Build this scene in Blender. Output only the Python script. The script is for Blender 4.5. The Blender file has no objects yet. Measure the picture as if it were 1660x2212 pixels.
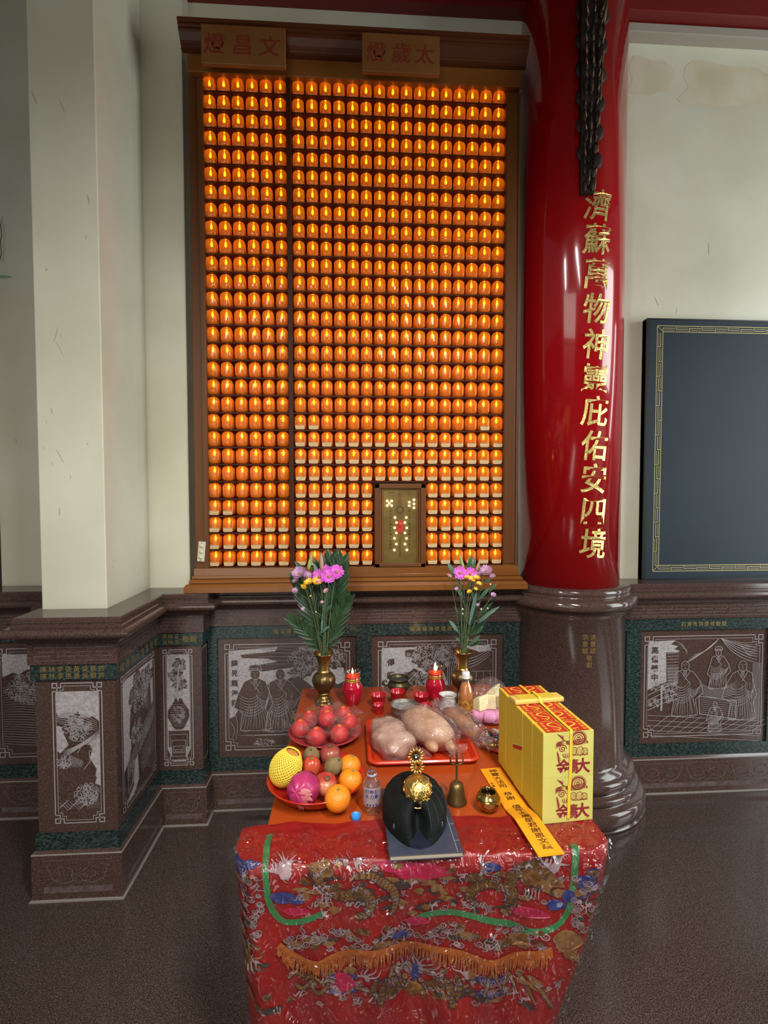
import bpy, math, random
from mathutils import Vector, Matrix
SC = bpy.context.scene
COL = SC.collection
PI = math.pi
rnd = random.Random(7)

# ------------------------------------------------------------------ camera
F, YAW, PITCH, ROLL, EYE = 1098.97, .0612, .0387, -.0011, 1.6
fw = Vector((math.sin(YAW) * math.cos(PITCH), math.cos(YAW) * math.cos(PITCH), -math.sin(PITCH)))
_rt = Vector((math.cos(YAW), -math.sin(YAW), 0)); _up = _rt.cross(fw)
rt = math.cos(ROLL) * _rt + math.sin(ROLL) * _up
up = -math.sin(ROLL) * _rt + math.cos(ROLL) * _up
cd = bpy.data.cameras.new('camera'); cam = bpy.data.objects.new('camera', cd); COL.objects.link(cam)
cam.matrix_world = Matrix(((rt.x, up.x, -fw.x, 0), (rt.y, up.y, -fw.y, 0), (rt.z, up.z, -fw.z, EYE), (0, 0, 0, 1)))
cd.sensor_fit = 'VERTICAL'; cd.sensor_height = 36; cd.sensor_width = 36 * 1660 / 2212
cd.lens = F / 2212 * 36; cd.clip_start = .05; cd.clip_end = 100
SC.camera = cam

def at(px, py, X=None, Y=None, Z=None):
    """the real point on a known plane that the photograph shows at px, py"""
    d = fw + rt * ((px - 830) / F) - up * ((py - 1106) / F)
    t = X / d.x if X is not None else (Y / d.y if Y is not None else (Z - EYE) / d.z)
    return Vector((0, 0, EYE)) + d * t

# ------------------------------------------------------------------ world, lamps, exposure
SC.view_settings.view_transform = 'Standard'; SC.view_settings.look = 'None'
SC.view_settings.gamma = 1; SC.view_settings.use_curve_mapping = False
SC.view_settings.exposure = 0.0
SC.cycles.max_bounces = 8; SC.cycles.diffuse_bounces = 4; SC.cycles.glossy_bounces = 4
SC.cycles.transmission_bounces = 6; SC.cycles.transparent_max_bounces = 16
SC.cycles.caustics_reflective = False; SC.cycles.caustics_refractive = False
SC.cycles.sample_clamp_indirect = 4
W = bpy.data.worlds.new('temple_hall_air'); SC.world = W; W.use_nodes = True
W.node_tree.nodes['Background'].inputs[0].default_value = (.86, .95, 1, 1)
W.node_tree.nodes['Background'].inputs[1].default_value = .13

def area(name, loc, target, sx, sy, power, color, spread=180):
    l = bpy.data.lights.new(name, 'AREA'); l.shape = 'RECTANGLE'; l.size = sx; l.size_y = sy
    l.energy = power; l.color = color; l.spread = math.radians(spread)
    o = bpy.data.objects.new(name, l); COL.objects.link(o); o.location = loc
    d = Vector(target) - Vector(loc); o.rotation_euler = d.to_track_quat('-Z', 'Y').to_euler()
    return o
area('daylight_doorway_right', (4.5, .7, 2.0), (.9, 2.6, 1.8), 1.5, 2.9, 128, (.93, 1, .98))
area('added_streak_light_right', (4.3, 2.15, 1.25), (1.3, 2.35, 1.2), .16, 2.3, 12, (.90, .97, 1))  # unseen light added to draw a bright streak down the column
area('daylight_gate_front', (-1.5, -3.4, 1.3), (.1, 2.5, .6), 2.8, 2.2, 55, (1, .99, .89))
area('added_table_light_near', (.75, -.15, 3.0), (.32, 1.45, .5), .10, 1.2, 36, (1, .98, .92), 115)  # unseen light added to brighten the table and glint on the plastic
area('added_table_light_far', (-1.0, -.7, 3.0), (-.1, 1.3, .5), .10, 1.2, 24, (1, .98, .92), 115)  # second unseen light added for the table, further left and back

# ------------------------------------------------------------------ mesh builder
class MB:
    def __init__(s): s.v = []; s.f = []; s.m = []; s.sm = []
    def add(s, vs, fs, mi=0, smooth=False):
        o = len(s.v); s.v += [tuple(x) for x in vs]
        for f in fs: s.f.append([i + o for i in f]); s.m.append(mi); s.sm.append(smooth)
        return s
    def box(s, x0, x1, y0, y1, z0, z1, mi=0):
        v = [(x, y, z) for x in (x0, x1) for y in (y0, y1) for z in (z0, z1)]
        return s.add(v, [(0, 1, 3, 2), (4, 6, 7, 5), (0, 4, 5, 1), (2, 3, 7, 6), (0, 2, 6, 4), (1, 5, 7, 3)], mi)
    def grid(s, fn, nu, nv, mi=0, smooth=True, cu=False, flip=False):
        vs = [fn(i / (nu if cu else nu), j / nv) for j in range(nv + 1) for i in range(nu if cu else nu + 1)]
        n = nu if cu else nu + 1; fs = []
        for j in range(nv):
            for i in range(nu):
                k = (i + 1) % n
                q = (j * n + i, j * n + k, (j + 1) * n + k, (j + 1) * n + i)
                fs.append(q[::-1] if flip else q)
        return s.add(vs, fs, mi, smooth)
    def lathe(s, prof, n=32, c=(0, 0, 0), mi=0, caps=True, fn=None, smooth=True):
        vs = []
        for r, z in prof:
            for i in range(n):
                a = 2 * PI * i / n
                rr = r * (fn(a, z) if fn else 1)
                vs.append((c[0] + rr * math.cos(a), c[1] + rr * math.sin(a), c[2] + z))
        fs = []
        for j in range(len(prof) - 1):
            for i in range(n):
                k = (i + 1) % n
                fs.append((j * n + i, j * n + k, (j + 1) * n + k, (j + 1) * n + i))
        s.add(vs, fs, mi, smooth)
        if caps:
            o = len(s.v) - len(vs)
            for j in (0, len(prof) - 1):
                if prof[j][0] > 1e-5:
                    s.f.append([o + j * n + i for i in (range(n) if j else range(n - 1, -1, -1))]); s.m.append(mi); s.sm.append(False)
        return s
    def tube(s, pts, r, n=8, mi=0, closed=False):
        pts = [Vector(p) for p in pts]; N = len(pts); rr = r if isinstance(r, (list, tuple)) else [r] * N
        vs = []; ref = Vector((0, 0, 1)); prev = None
        for i, p in enumerate(pts):
            if closed: t = pts[(i + 1) % N] - pts[i - 1]
            else: t = pts[min(i + 1, N - 1)] - pts[max(i - 1, 0)]
            t = t.normalized() if t.length > 1e-9 else Vector((0, 0, 1))
            if prev is None:
                a = t.cross(ref)
                if a.length < .1: a = t.cross(Vector((1, 0, 0)))
            else: a = prev - t * prev.dot(t)
            a.normalize(); prev = a; b = t.cross(a)
            for k in range(n):
                w = 2 * PI * k / n
                vs.append(p + (a * math.cos(w) + b * math.sin(w)) * rr[i])
        fs = []
        for i in range(N if closed else N - 1):
            for k in range(n):
                q = (k + 1) % n; i2 = (i + 1) % N
                fs.append((i * n + k, i * n + q, i2 * n + q, i2 * n + k))
        s.add(vs, fs, mi, True)
        if not closed:
            o = len(s.v) - len(vs)
            s.f.append([o + k for k in range(n - 1, -1, -1)]); s.m.append(mi); s.sm.append(False)
            s.f.append([o + (N - 1) * n + k for k in range(n)]); s.m.append(mi); s.sm.append(False)
        return s
    def ball(s, c, r, nu=24, nv=14, fn=None, mi=0, M=None):
        if not isinstance(r, (tuple, list)): r = (r, r, r)
        vs = []
        for j in range(nv + 1):
            th = PI * j / nv
            for i in range(nu):
                ph = 2 * PI * i / nu
                d = Vector((math.sin(th) * math.cos(ph), math.sin(th) * math.sin(ph), math.cos(th)))
                k = fn(d) if fn else 1
                p = Vector((d.x * r[0] * k, d.y * r[1] * k, d.z * r[2] * k))
                if M: p = M @ p
                vs.append(p + Vector(c))
        fs = []
        for j in range(nv):
            for i in range(nu):
                k = (i + 1) % nu
                fs.append((j * nu + i, (j + 1) * nu + i, (j + 1) * nu + k, j * nu + k))
        return s.add(vs, fs, mi, True)
    def prism(s, poly, fn, h0, h1, mi=0):
        n = len(poly)
        vs = [fn(x, y, h0) for x, y in poly] + [fn(x, y, h1) for x, y in poly]
        fs = [list(range(n - 1, -1, -1)), list(range(n, 2 * n))] + [(i, (i + 1) % n, n + (i + 1) % n, n + i) for i in range(n)]
        return s.add(vs, fs, mi)
    def poly(s, pts, fn, h, mi=0):
        return s.add([fn(x, y, h) for x, y in pts], [list(range(len(pts)))], mi)
    def rib(s, pts, w, fn, h, mi=0, closed=False, taper=False):
        """a painted or engraved stroke: a strip of width w along pts, laid on the surface fn"""
        N = len(pts)
        if N < 2: return s
        vs = []
        for i in range(N):
            a = pts[(i - 1) % N] if closed else pts[max(i - 1, 0)]
            b = pts[(i + 1) % N] if closed else pts[min(i + 1, N - 1)]
            d1 = Vector((pts[i][0] - a[0], pts[i][1] - a[1])); d2 = Vector((b[0] - pts[i][0], b[1] - pts[i][1]))
            if d1.length < 1e-9: d1 = d2
            if d2.length < 1e-9: d2 = d1
            if d1.length < 1e-9: d1 = d2 = Vector((1, 0))
            d1.normalize(); d2.normalize()
            m = Vector((-(d1.y + d2.y), d1.x + d2.x))
            if m.length < .2: m = Vector((-d1.y, d1.x))
            m.normalize()
            c = max(.5, m.dot(Vector((-d1.y, d1.x))))
            ww = (w[i] if isinstance(w, (list, tuple)) else w) / 2 / c
            if taper: ww *= math.sin(PI * (i + .35) / (N - .3)) ** .5
            vs.append(fn(pts[i][0] - m.x * ww, pts[i][1] - m.y * ww, h)); vs.append(fn(pts[i][0] + m.x * ww, pts[i][1] + m.y * ww, h))
        fs = [(2 * i, 2 * ((i + 1) % N), 2 * ((i + 1) % N) + 1, 2 * i + 1) for i in range(N if closed else N - 1)]
        return s.add(vs, fs, mi)
    def sweep(s, path, prof, mi=0, smooth=False):
        """profile of (outward offset, z) run along a plan path with mitred corners; outward is to the right"""
        N = len(path); vs = []
        for i in range(N):
            p = Vector(path[i]); a = Vector(path[max(i - 1, 0)]); b = Vector(path[min(i + 1, N - 1)])
            d1 = (p - a) if i else (b - p); d2 = (b - p) if i < N - 1 else (p - a)
            d1.normalize(); d2.normalize()
            n1 = Vector((d1.y, -d1.x)); n2 = Vector((d2.y, -d2.x)); m = (n1 + n2).normalized(); m = m / max(.3, m.dot(n1))
            for d, z in prof: vs.append((p.x + m.x * d, p.y + m.y * d, z))
        k = len(prof)
        fs = [(i * k + j, i * k + j + 1, (i + 1) * k + j + 1, (i + 1) * k + j) for i in range(N - 1) for j in range(k - 1)]
        s.add(vs, fs, mi, smooth)
        return s
    def join(s, o, M=None, mi=None):
        k = len(s.v); s.v += [tuple(M @ Vector(v)) if M else v for v in o.v]
        s.f += [[i + k for i in f] for f in o.f]; s.m += [mi if mi is not None else x for x in o.m]; s.sm += o.sm
        return s
    def mesh(s, name, mats):
        me = bpy.data.meshes.new(name); me.from_pydata(s.v, [], s.f)
        for m in (mats if isinstance(mats, (list, tuple)) else [mats]): me.materials.append(m)
        me.polygons.foreach_set('material_index', s.m); me.polygons.foreach_set('use_smooth', s.sm)
        me.update(); return me

def obj(name, mb, mats, parent=None, loc=None, rot=None, bevel=0, sub=0, label=None, smooth_angle=False):
    me = mb.mesh(name, mats) if isinstance(mb, MB) else mb
    o = bpy.data.objects.new(name, me); COL.objects.link(o)
    if parent: o.parent = parent
    if loc is not None: o.location = loc
    if rot is not None: o.rotation_euler = rot
    if bevel:
        b = o.modifiers.new('bevel', 'BEVEL'); b.width = bevel; b.segments = 2; b.limit_method = 'ANGLE'; b.angle_limit = .6
    if sub:
        b = o.modifiers.new('sub', 'SUBSURF'); b.levels = sub; b.render_levels = sub
    if label: o['label'] = label
    return o
def tag(o, label, cat, group=None, kind=None):
    if label: o['label'] = label
    if cat: o['category'] = cat
    if group: o['group'] = group
    if kind: o['kind'] = kind
    return o
def thing(name, label, cat, loc=(0, 0, 0), rz=0, group=None, rot=None):
    o = bpy.data.objects.new(name, None); COL.objects.link(o); o.empty_display_size = .05
    o.location = loc; o.rotation_euler = rot if rot else (0, 0, rz)
    return tag(o, label, cat, group)
def struct(name, mb=None, mats=None, bevel=0, label=None):
    if mb is None:
        o = bpy.data.objects.new(name, None); COL.objects.link(o)
    else: o = obj(name, mb, mats, bevel=bevel)
    o['kind'] = 'structure'
    if label: o['label'] = label
    return o
def copy_tree(o, parent=None):
    c = o.copy(); COL.objects.link(c)
    if parent: c.parent = parent
    for ch in list(o.children): copy_tree(ch, c)
    return c

# ------------------------------------------------------------------ lettering
_gl = {}
def glyph(ch, off=0.0, ext=0.0):
    k = (ch, off, ext)
    if k not in _gl:
        c = bpy.data.curves.new('g', 'FONT'); c.body = ch; c.offset = off; c.extrude = ext; c.resolution_u = 4 if ext else 3
        if ext: c.bevel_depth = ext * .6; c.bevel_resolution = 0
        o = bpy.data.objects.new('g', c); COL.objects.link(o)
        dg = bpy.context.evaluated_depsgraph_get(); e = o.evaluated_get(dg); m = e.to_mesh()
        vs = [v.co.copy() for v in m.vertices]; fs = [list(p.vertices) for p in m.polygons]
        e.to_mesh_clear(); bpy.data.objects.remove(o); bpy.data.curves.remove(c)
        if vs:
            x0 = min(v.x for v in vs); x1 = max(v.x for v in vs)
            cx = (x0 + x1) / 2
            vs = [Vector((v.x - cx, v.y - .36, v.z)) for v in vs]
        _gl[k] = (vs, fs)
    return _gl[k]
def put(mb, ch, x, y, size, fn, h, mi=0, off=.0, ext=0.0, sx=1.0, shear=0.0, rot=0.0):
    """one character centred at x, y (y up) on the surface fn(x, y, height)"""
    vs, fs = glyph(ch, off, ext); c, s_ = math.cos(rot), math.sin(rot)
    out = []
    for v in vs:
        a = (v.x * sx + v.y * shear) * size; b = v.y * size
        out.append(fn(x + a * c - b * s_, y + a * s_ + b * c, h + v.z * size))
    mb.add(out, fs, mi)
def vtext(mb, text, x, y, size, step, fn, h, **k):
    for i, ch in enumerate(text):
        if ch != ' ': put(mb, ch, x, y - i * step, size, fn, h, **k)
def htext(mb, text, x, y, size, step, fn, h, **k):
    for i, ch in enumerate(text):
        if ch != ' ': put(mb, ch, x + i * step, y, size, fn, h, **k)

# ------------------------------------------------------------------ materials
def nd(t, typ, **k):
    n = t.nodes.new(typ)
    for a, b in k.items(): setattr(n, a, b)
    return n
def mat(name, col=(.5, .5, .5), rough=.5, metal=0, spec=.5, coat=0, emit=None, es=0, var=None, vscale=10, vamt=.5,
        bump=0, bscale=40, trans=0, ior=1.45, sss=0, aniso=None, vdetail=4, vlo=.35, vhi=.65, sheen=0, stretch=None, coord='Object'):
    m = bpy.data.materials.new(name); m.use_nodes = True; t = m.node_tree; b = t.nodes['Principled BSDF']
    b.inputs['Base Color'].default_value = (*col, 1); b.inputs['Roughness'].default_value = rough
    b.inputs['Metallic'].default_value = metal; b.inputs['Specular IOR Level'].default_value = spec
    b.inputs['Coat Weight'].default_value = coat; b.inputs['Coat Roughness'].default_value = .06
    b.inputs['Transmission Weight'].default_value = trans; b.inputs['IOR'].default_value = ior
    if sss: b.inputs['Subsurface Weight'].default_value = sss; b.inputs['Subsurface Radius'].default_value = (.02, .01, .006)
    if sheen: b.inputs['Sheen Weight'].default_value = sheen
    if emit: b.inputs['Emission Color'].default_value = (*emit, 1); b.inputs['Emission Strength'].default_value = es
    tc = nd(t, 'ShaderNodeTexCoord'); mp = nd(t, 'ShaderNodeMapping')
    t.links.new(tc.outputs[coord], mp.inputs[0])
    if stretch: mp.inputs['Scale'].default_value = stretch
    if var:
        n = nd(t, 'ShaderNodeTexNoise'); n.inputs['Scale'].default_value = vscale; n.inputs['Detail'].default_value = vdetail
        t.links.new(mp.outputs[0], n.inputs['Vector'])
        r = nd(t, 'ShaderNodeValToRGB'); r.color_ramp.elements[0].color = (*col, 1); r.color_ramp.elements[1].color = (*var, 1)
        r.color_ramp.elements[0].position = vlo; r.color_ramp.elements[1].position = vhi
        t.links.new(n.outputs['Fac'], r.inputs[0]); t.links.new(r.outputs[0], b.inputs['Base Color'])
    if bump:
        n = nd(t, 'ShaderNodeTexNoise'); n.inputs['Scale'].default_value = bscale; n.inputs['Detail'].default_value = 3
        t.links.new(mp.outputs[0], n.inputs['Vector'])
        u = nd(t, 'ShaderNodeBump'); u.inputs['Strength'].default_value = bump; u.inputs['Distance'].default_value = .01
        t.links.new(n.outputs['Fac'], u.inputs['Height']); t.links.new(u.outputs[0], b.inputs['Normal'])
    return m
def granite(name, cols, scale, rough, stretch=None, coat=.0):
    m = bpy.data.materials.new(name); m.use_nodes = True; t = m.node_tree; b = t.nodes['Principled BSDF']
    tc = nd(t, 'ShaderNodeTexCoord'); mp = nd(t, 'ShaderNodeMapping'); t.links.new(tc.outputs['Object'], mp.inputs[0])
    if stretch: mp.inputs['Scale'].default_value = stretch
    n = nd(t, 'ShaderNodeTexNoise'); n.inputs['Scale'].default_value = scale; n.inputs['Detail'].default_value = 5; n.inputs['Roughness'].default_value = .7
    v = nd(t, 'ShaderNodeTexVoronoi'); v.inputs['Scale'].default_value = scale * 1.7
    t.links.new(mp.outputs[0], n.inputs['Vector']); t.links.new(mp.outputs[0], v.inputs['Vector'])
    mx = nd(t, 'ShaderNodeMath', operation='MULTIPLY_ADD'); mx.inputs[1].default_value = .35
    t.links.new(v.outputs['Distance'], mx.inputs[0]); t.links.new(n.outputs['Fac'], mx.inputs[2])
    r = nd(t, 'ShaderNodeValToRGB'); e = r.color_ramp.elements
    e[0].position = .42; e[0].color = (*cols[0], 1); e[1].position = .82; e[1].color = (*cols[2], 1)
    x = e.new(.62); x.color = (*cols[1], 1)
    t.links.new(mx.outputs[0], r.inputs[0]); t.links.new(r.outputs[0], b.inputs['Base Color'])
    b.inputs['Roughness'].default_value = rough; b.inputs['Coat Weight'].default_value = coat; b.inputs['Coat Roughness'].default_value = .04
    return m
def film(name, col=(1, 1, 1), base=.07, edge=.35, bump=.6, scale=25, rough=.08, haze=0.0, stretch=None):
    """thin clear plastic: mostly see-through, glossy, creased"""
    m = bpy.data.materials.new(name); m.use_nodes = True; t = m.node_tree; t.nodes.remove(t.nodes['Principled BSDF'])
    out = t.nodes['Material Output']
    tr = nd(t, 'ShaderNodeBsdfTransparent'); tr.inputs[0].default_value = (*col, 1)
    g = nd(t, 'ShaderNodeBsdfGlossy'); g.inputs['Roughness'].default_value = rough; g.inputs[0].default_value = (1, 1, 1, 1)
    lw = nd(t, 'ShaderNodeLayerWeight'); lw.inputs[0].default_value = .35
    ma = nd(t, 'ShaderNodeMath', operation='MULTIPLY_ADD'); ma.inputs[1].default_value = edge; ma.inputs[2].default_value = base
    tc = nd(t, 'ShaderNodeTexCoord'); mp = nd(t, 'ShaderNodeMapping'); t.links.new(tc.outputs['Object'], mp.inputs[0])
    if stretch: mp.inputs['Scale'].default_value = stretch
    n = nd(t, 'ShaderNodeTexNoise'); n.inputs['Scale'].default_value = scale; n.inputs['Detail'].default_value = 2; n.inputs['Distortion'].default_value = 1.2
    t.links.new(mp.outputs[0], n.inputs['Vector'])
    u = nd(t, 'ShaderNodeBump'); u.inputs['Strength'].default_value = bump; u.inputs['Distance'].default_value = .02
    t.links.new(n.outputs['Fac'], u.inputs['Height']); t.links.new(u.outputs[0], g.inputs['Normal'])
    t.links.new(u.outputs[0], lw.inputs['Normal'])
    t.links.new(lw.outputs['Facing'], ma.inputs[0])
    mx = nd(t, 'ShaderNodeMixShader'); t.links.new(ma.outputs[0], mx.inputs[0]); t.links.new(tr.outputs[0], mx.inputs[1]); t.links.new(g.outputs[0], mx.inputs[2])
    if haze:
        d = nd(t, 'ShaderNodeBsdfDiffuse'); d.inputs[0].default_value = (.9, .88, .9, 1)
        m2 = nd(t, 'ShaderNodeMixShader'); m2.inputs[0].default_value = haze
        t.links.new(mx.outputs[0], m2.inputs[1]); t.links.new(d.outputs[0], m2.inputs[2]); t.links.new(m2.outputs[0], out.inputs[0])
    else: t.links.new(mx.outputs[0], out.inputs[0])
    return m

M = {}
M['granite'] = granite('brown_granite', ((.024, .0115, .009), (.052, .027, .021), (.110, .068, .058)), 230, .13)
M['granite_floor'] = granite('floor_granite', ((.013, .0065, .0045), (.030, .0165, .012), (.12, .085, .075)), 260, .15)
M['green'] = granite('green_marble', ((.004, .008, .0075), (.010, .021, .0195), (.040, .062, .058)), 60, .22, (1, 1, 1.8))
M['frost'] = mat('frosted_engraving', (.27, .24, .24), .75, var=(.40, .37, .37), vscale=90)
M['etch'] = mat('engraved_line', (.30, .265, .265), .7)
M['etch_dim'] = mat('worn_engraving', (.115, .083, .078), .6, var=(.07, .047, .043), vscale=60)
M['edge'] = mat('grout_and_painted_highlight', (.20, .175, .155), .7)  # floor grout, and the highlight painted on the plinth's top edge
M['gilt'] = mat('gilt_letters', (.30, .20, .06), .5, .5)
def plaster():
    m = mat('white_gloss_paint', (.55, .525, .40), .28, var=(.66, .64, .52), vscale=1.7, vdetail=6, bump=.04, bscale=2.2)
    return m
M['plaster'] = plaster()
M['scuff'] = mat('scuff_marks', (.36, .34, .29), .7)
M['stain'] = mat('water_stain', (.55, .48, .33), .5, var=(.64, .59, .46), vscale=5)
M['redbeam'] = mat('dark_red_beam', (.16, .012, .010), .4)
M['lacquer'] = mat('red_lacquer', (.34, .003, .006), .16, coat=.7)
M['goldleaf'] = mat('gold_leaf', (.78, .58, .20), .34, .85, bump=.25, bscale=120)
M['carved'] = mat('dark_carved_wood', (.010, .005, .003), .6, var=(.022, .011, .006), vscale=14)
M['carvedgilt'] = mat('worn_gilding', (.22, .14, .07), .55, .2, var=(.03, .016, .008), vscale=30)
M['wood'] = mat('varnished_wood', (.085, .026, .004), .42, spec=.3, var=(.125, .042, .008), vscale=6, stretch=(1, 1, .12))
M['woodh'] = mat('varnished_rail', (.15, .047, .008), .28, coat=.25, var=(.21, .076, .014), vscale=6, stretch=(.12, 1, 1))
M['wooddark'] = mat('dark_shelf_wood', (.045, .010, .002), .5, spec=.2)
M['signboard'] = mat('sign_board', (.20, .080, .020), .45, var=(.16, .060, .014), vscale=5)
M['signred'] = mat('sign_letters', (.17, .022, .010), .5)
M['board'] = mat('navy_board', (.012, .021, .032), .5, spec=.25, var=(.014, .026, .036), vscale=2)
M['boardedge'] = mat('black_board_edge', (.007, .008, .008), .35)
M['goldline'] = mat('gold_paint', (.42, .33, .13), .45, .3)
# ------------------------------------------------------------------ plane mappers
def plane(o, u, v, n):
    o, u, v, n = Vector(o), Vector(u), Vector(v), Vector(n)
    return lambda x, y, h: o + u * x + v * y + n * h
WY = 2.56                                  # face of the wainscot
PY = 2.68                                  # painted wall
front = lambda y: plane((0, y, 0), (1, 0, 0), (0, 0, 1), (0, -1, 0))      # x, z on a face looking at the room
def floor_mat():
    m = M['granite_floor'].copy(); t = m.node_tree; b = t.nodes['Principled BSDF']
    br = nd(t, 'ShaderNodeTexBrick'); br.inputs['Scale'].default_value = 1; br.offset = 0
    br.inputs['Brick Width'].default_value = .9; br.inputs['Row Height'].default_value = .9
    br.inputs['Mortar Size'].default_value = .0022; br.inputs['Color1'].default_value = (0, 0, 0, 1); br.inputs['Color2'].default_value = (0, 0, 0, 1); br.inputs['Mortar'].default_value = (1, 1, 1, 1)
    tc = nd(t, 'ShaderNodeTexCoord'); mp = nd(t, 'ShaderNodeMapping'); mp.inputs['Location'].default_value = (.24, .42, 0)
    t.links.new(tc.outputs['Object'], mp.inputs[0]); t.links.new(mp.outputs[0], br.inputs['Vector'])
    src = b.inputs['Base Color'].links[0].from_socket
    mx = nd(t, 'ShaderNodeMixRGB'); mx.inputs[2].default_value = (.045, .032, .026, 1)
    t.links.new(br.outputs['Color'], mx.inputs[0]); t.links.new(src, mx.inputs[1]); t.links.new(mx.outputs[0], b.inputs['Base Color'])
    return m
struct('floor', MB().box(-6, 8, -6, 2.75, -.05, 0), floor_mat())
struct('ceiling', MB().box(-3.2, 4.2, -1.6, 2.8, 4.62, 4.7), mat('dark_ceiling', (.10, .035, .02), .6))
# painted wall: left, middle, right
struct('wall_back', MB().box(-1.78, 2.9, PY, PY + .12, .9, 4.62), M['plaster'])
wl = MB().box(-2.7, -1.78, PY - .02, PY + .1, 0, 4.62)
struct('trim_1', wl, mat('black_wood_jamb', (.008, .006, .005), .5))
# the square pilaster and its narrow wing, painted
struct('trim_2', MB().box(-1.262, -1.006, 2.13, PY + .02, 1.12, 4.62), M['plaster'], bevel=.004)
struct('trim_3', MB().box(-1.01, -.81, 2.575, PY + .02, 1.12, 4.62), M['plaster'], bevel=.004)
# beams
b = MB(); b.box(-.81, 1.0, 2.61, PY, 4.035, 4.18); b.box(-.81, 1.0, 2.58, PY, 4.07, 4.15)
struct('trim_4', b, M['redbeam'])
b = MB(); b.box(1.0, 2.9, 2.55, PY, 4.005, 4.135); b.box(1.0, 2.9, 2.61, PY, 3.955, 4.0, 1)  # second box: plain grey strip below the beam
struct('trim_5', b, [M['redbeam'], mat('grey_strip', (.34, .31, .26), .6)], bevel=.004)
pm = bpy.data.materials.new('colourful_mural'); pm.use_nodes = True; t = pm.node_tree
v = nd(t, 'ShaderNodeTexVoronoi'); v.inputs['Scale'].default_value = 11
n = nd(t, 'ShaderNodeTexNoise'); n.inputs['Scale'].default_value = 9; n.inputs['Distortion'].default_value = 2.5
r = nd(t, 'ShaderNodeValToRGB'); r.color_ramp.interpolation = 'CONSTANT'; e = r.color_ramp.elements
for i, (p, c) in enumerate(((0, (.02, .10, .07)), (.38, (.05, .20, .10)), (.46, (.45, .40, .30)), (.52, (.20, .03, .03)), (.57, (.06, .22, .26)), (.63, (.10, .05, .16)), (.70, (.30, .28, .10)))):
    x = e[i] if i < 2 else e.new(p)
    x.position = p; x.color = (*c, 1)
tc = nd(t, 'ShaderNodeTexCoord'); t.links.new(tc.outputs['Object'], n.inputs['Vector']); t.links.new(n.outputs['Fac'], r.inputs[0])
t.links.new(r.outputs[0], t.nodes['Principled BSDF'].inputs['Base Color'])
tag(obj('mural', MB().box(1.0, 2.9, 2.60, 2.62, 4.14, 4.60), pm), 'colourful mural strip above the dark red beam at top right', 'mural')

# marks on the paint: scuffs and the brown water stains high on the right wall
sc = MB(); fr = front(PY); fA = front(2.13)
def scuffs(fn, x0, x1, z0, z1, n, lo=.01, hi=.06):
    for _ in range(n):
        x, z, l, a = rnd.uniform(x0, x1), rnd.uniform(z0, z1), rnd.uniform(lo, hi), rnd.uniform(1.2, 2.1)
        sc.rib([(x, z), (x + l * math.cos(a) * .5 + .002, z + l * .5), (x + l * math.cos(a), z + l)], rnd.uniform(.0012, .004), fn, .0008, taper=True)
scuffs(fr, 1.6, 2.3, 1.2, 3.2, 16); scuffs(fA, -1.24, -1.03, 1.5, 3.3, 16); scuffs(fr, -1.7, -1.3, 1.4, 3, 6)
sA = plane((-1.006, 0, 0), (0, 1, 0), (0, 0, 1), (1, 0, 0)); scuffs(sA, 2.16, 2.5, 1.15, 1.35, 6, .004, .008)
o = obj('scuff', sc, M['scuff']); o['kind'] = 'structure'; o.name = 'trim_6'
st = MB()
for x0, x1, z0, z1 in ((1.46, 1.69, 3.70, 3.88), (1.75, 2.25, 3.66, 3.87)):
    pts = []
    for k in range(40):
        a = 2 * PI * k / 40; q = 1 + .10 * math.sin(3 * a + x0) + .06 * math.sin(7 * a)
        cx = max(-1, min(1, 1.25 * math.cos(a))); sy = max(-1, min(1, 1.25 * math.sin(a)))
        pts.append(((x0 + x1) / 2 + cx * (x1 - x0) / 2 * q, (z0 + z1) / 2 + sy * (z1 - z0) / 2 * q))
    st.poly(pts, fr, .0006)
o = obj('trim_7', st, M['stain']); o['kind'] = 'structure'

# ------------------------------------------------------------------ granite wainscot
path = [(-2.7, WY), (-1.365, WY), (-1.365, 2.455), (-1.238, 2.455), (-1.238, 2.025), (-.93, 2.025), (-.93, 2.455), (-.725, 2.455), (-.725, WY), (2.9, WY)]
wn = struct('trim_8', label='brown granite wainscot with green marble bands and engraved panels')
obj('plinth', MB().sweep(path, [(-.05, 0), (.018, 0), (.018, .186), (.006, .198), (-.05, .198)]), M['granite'], wn)
g = MB(); g.sweep(path, [(-.05, .198), (.006, .198), (.006, .262), (-.05, .262)]); g.sweep(path, [(-.05, .874), (.008, .874), (.008, .933), (-.05, .933)])
obj('marble_band', g, M['green'], wn)
obj('body', MB().sweep(path, [(-.006, .262), (-.006, .874)]), M['granite'], wn)
cor = [(-.05, .933), (.014, .936), (.014, 1.018), (.024, 1.022), (.030, 1.034), (.044, 1.044), (.062, 1.050), (.070, 1.053)]
for k in range(9):
    a = -PI / 2 + PI * k / 8; cor.append((.070 + .018 * math.cos(a), 1.071 + .018 * math.sin(a)))
cor += [(.050, 1.089), (.050, 1.094), (.044, 1.098), (.044, 1.104), (.047, 1.106), (.047, 1.122), (.042, 1.127), (-.14, 1.127)]
obj('ledge', MB().sweep(path, cor), M['granite'], wn)
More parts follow.
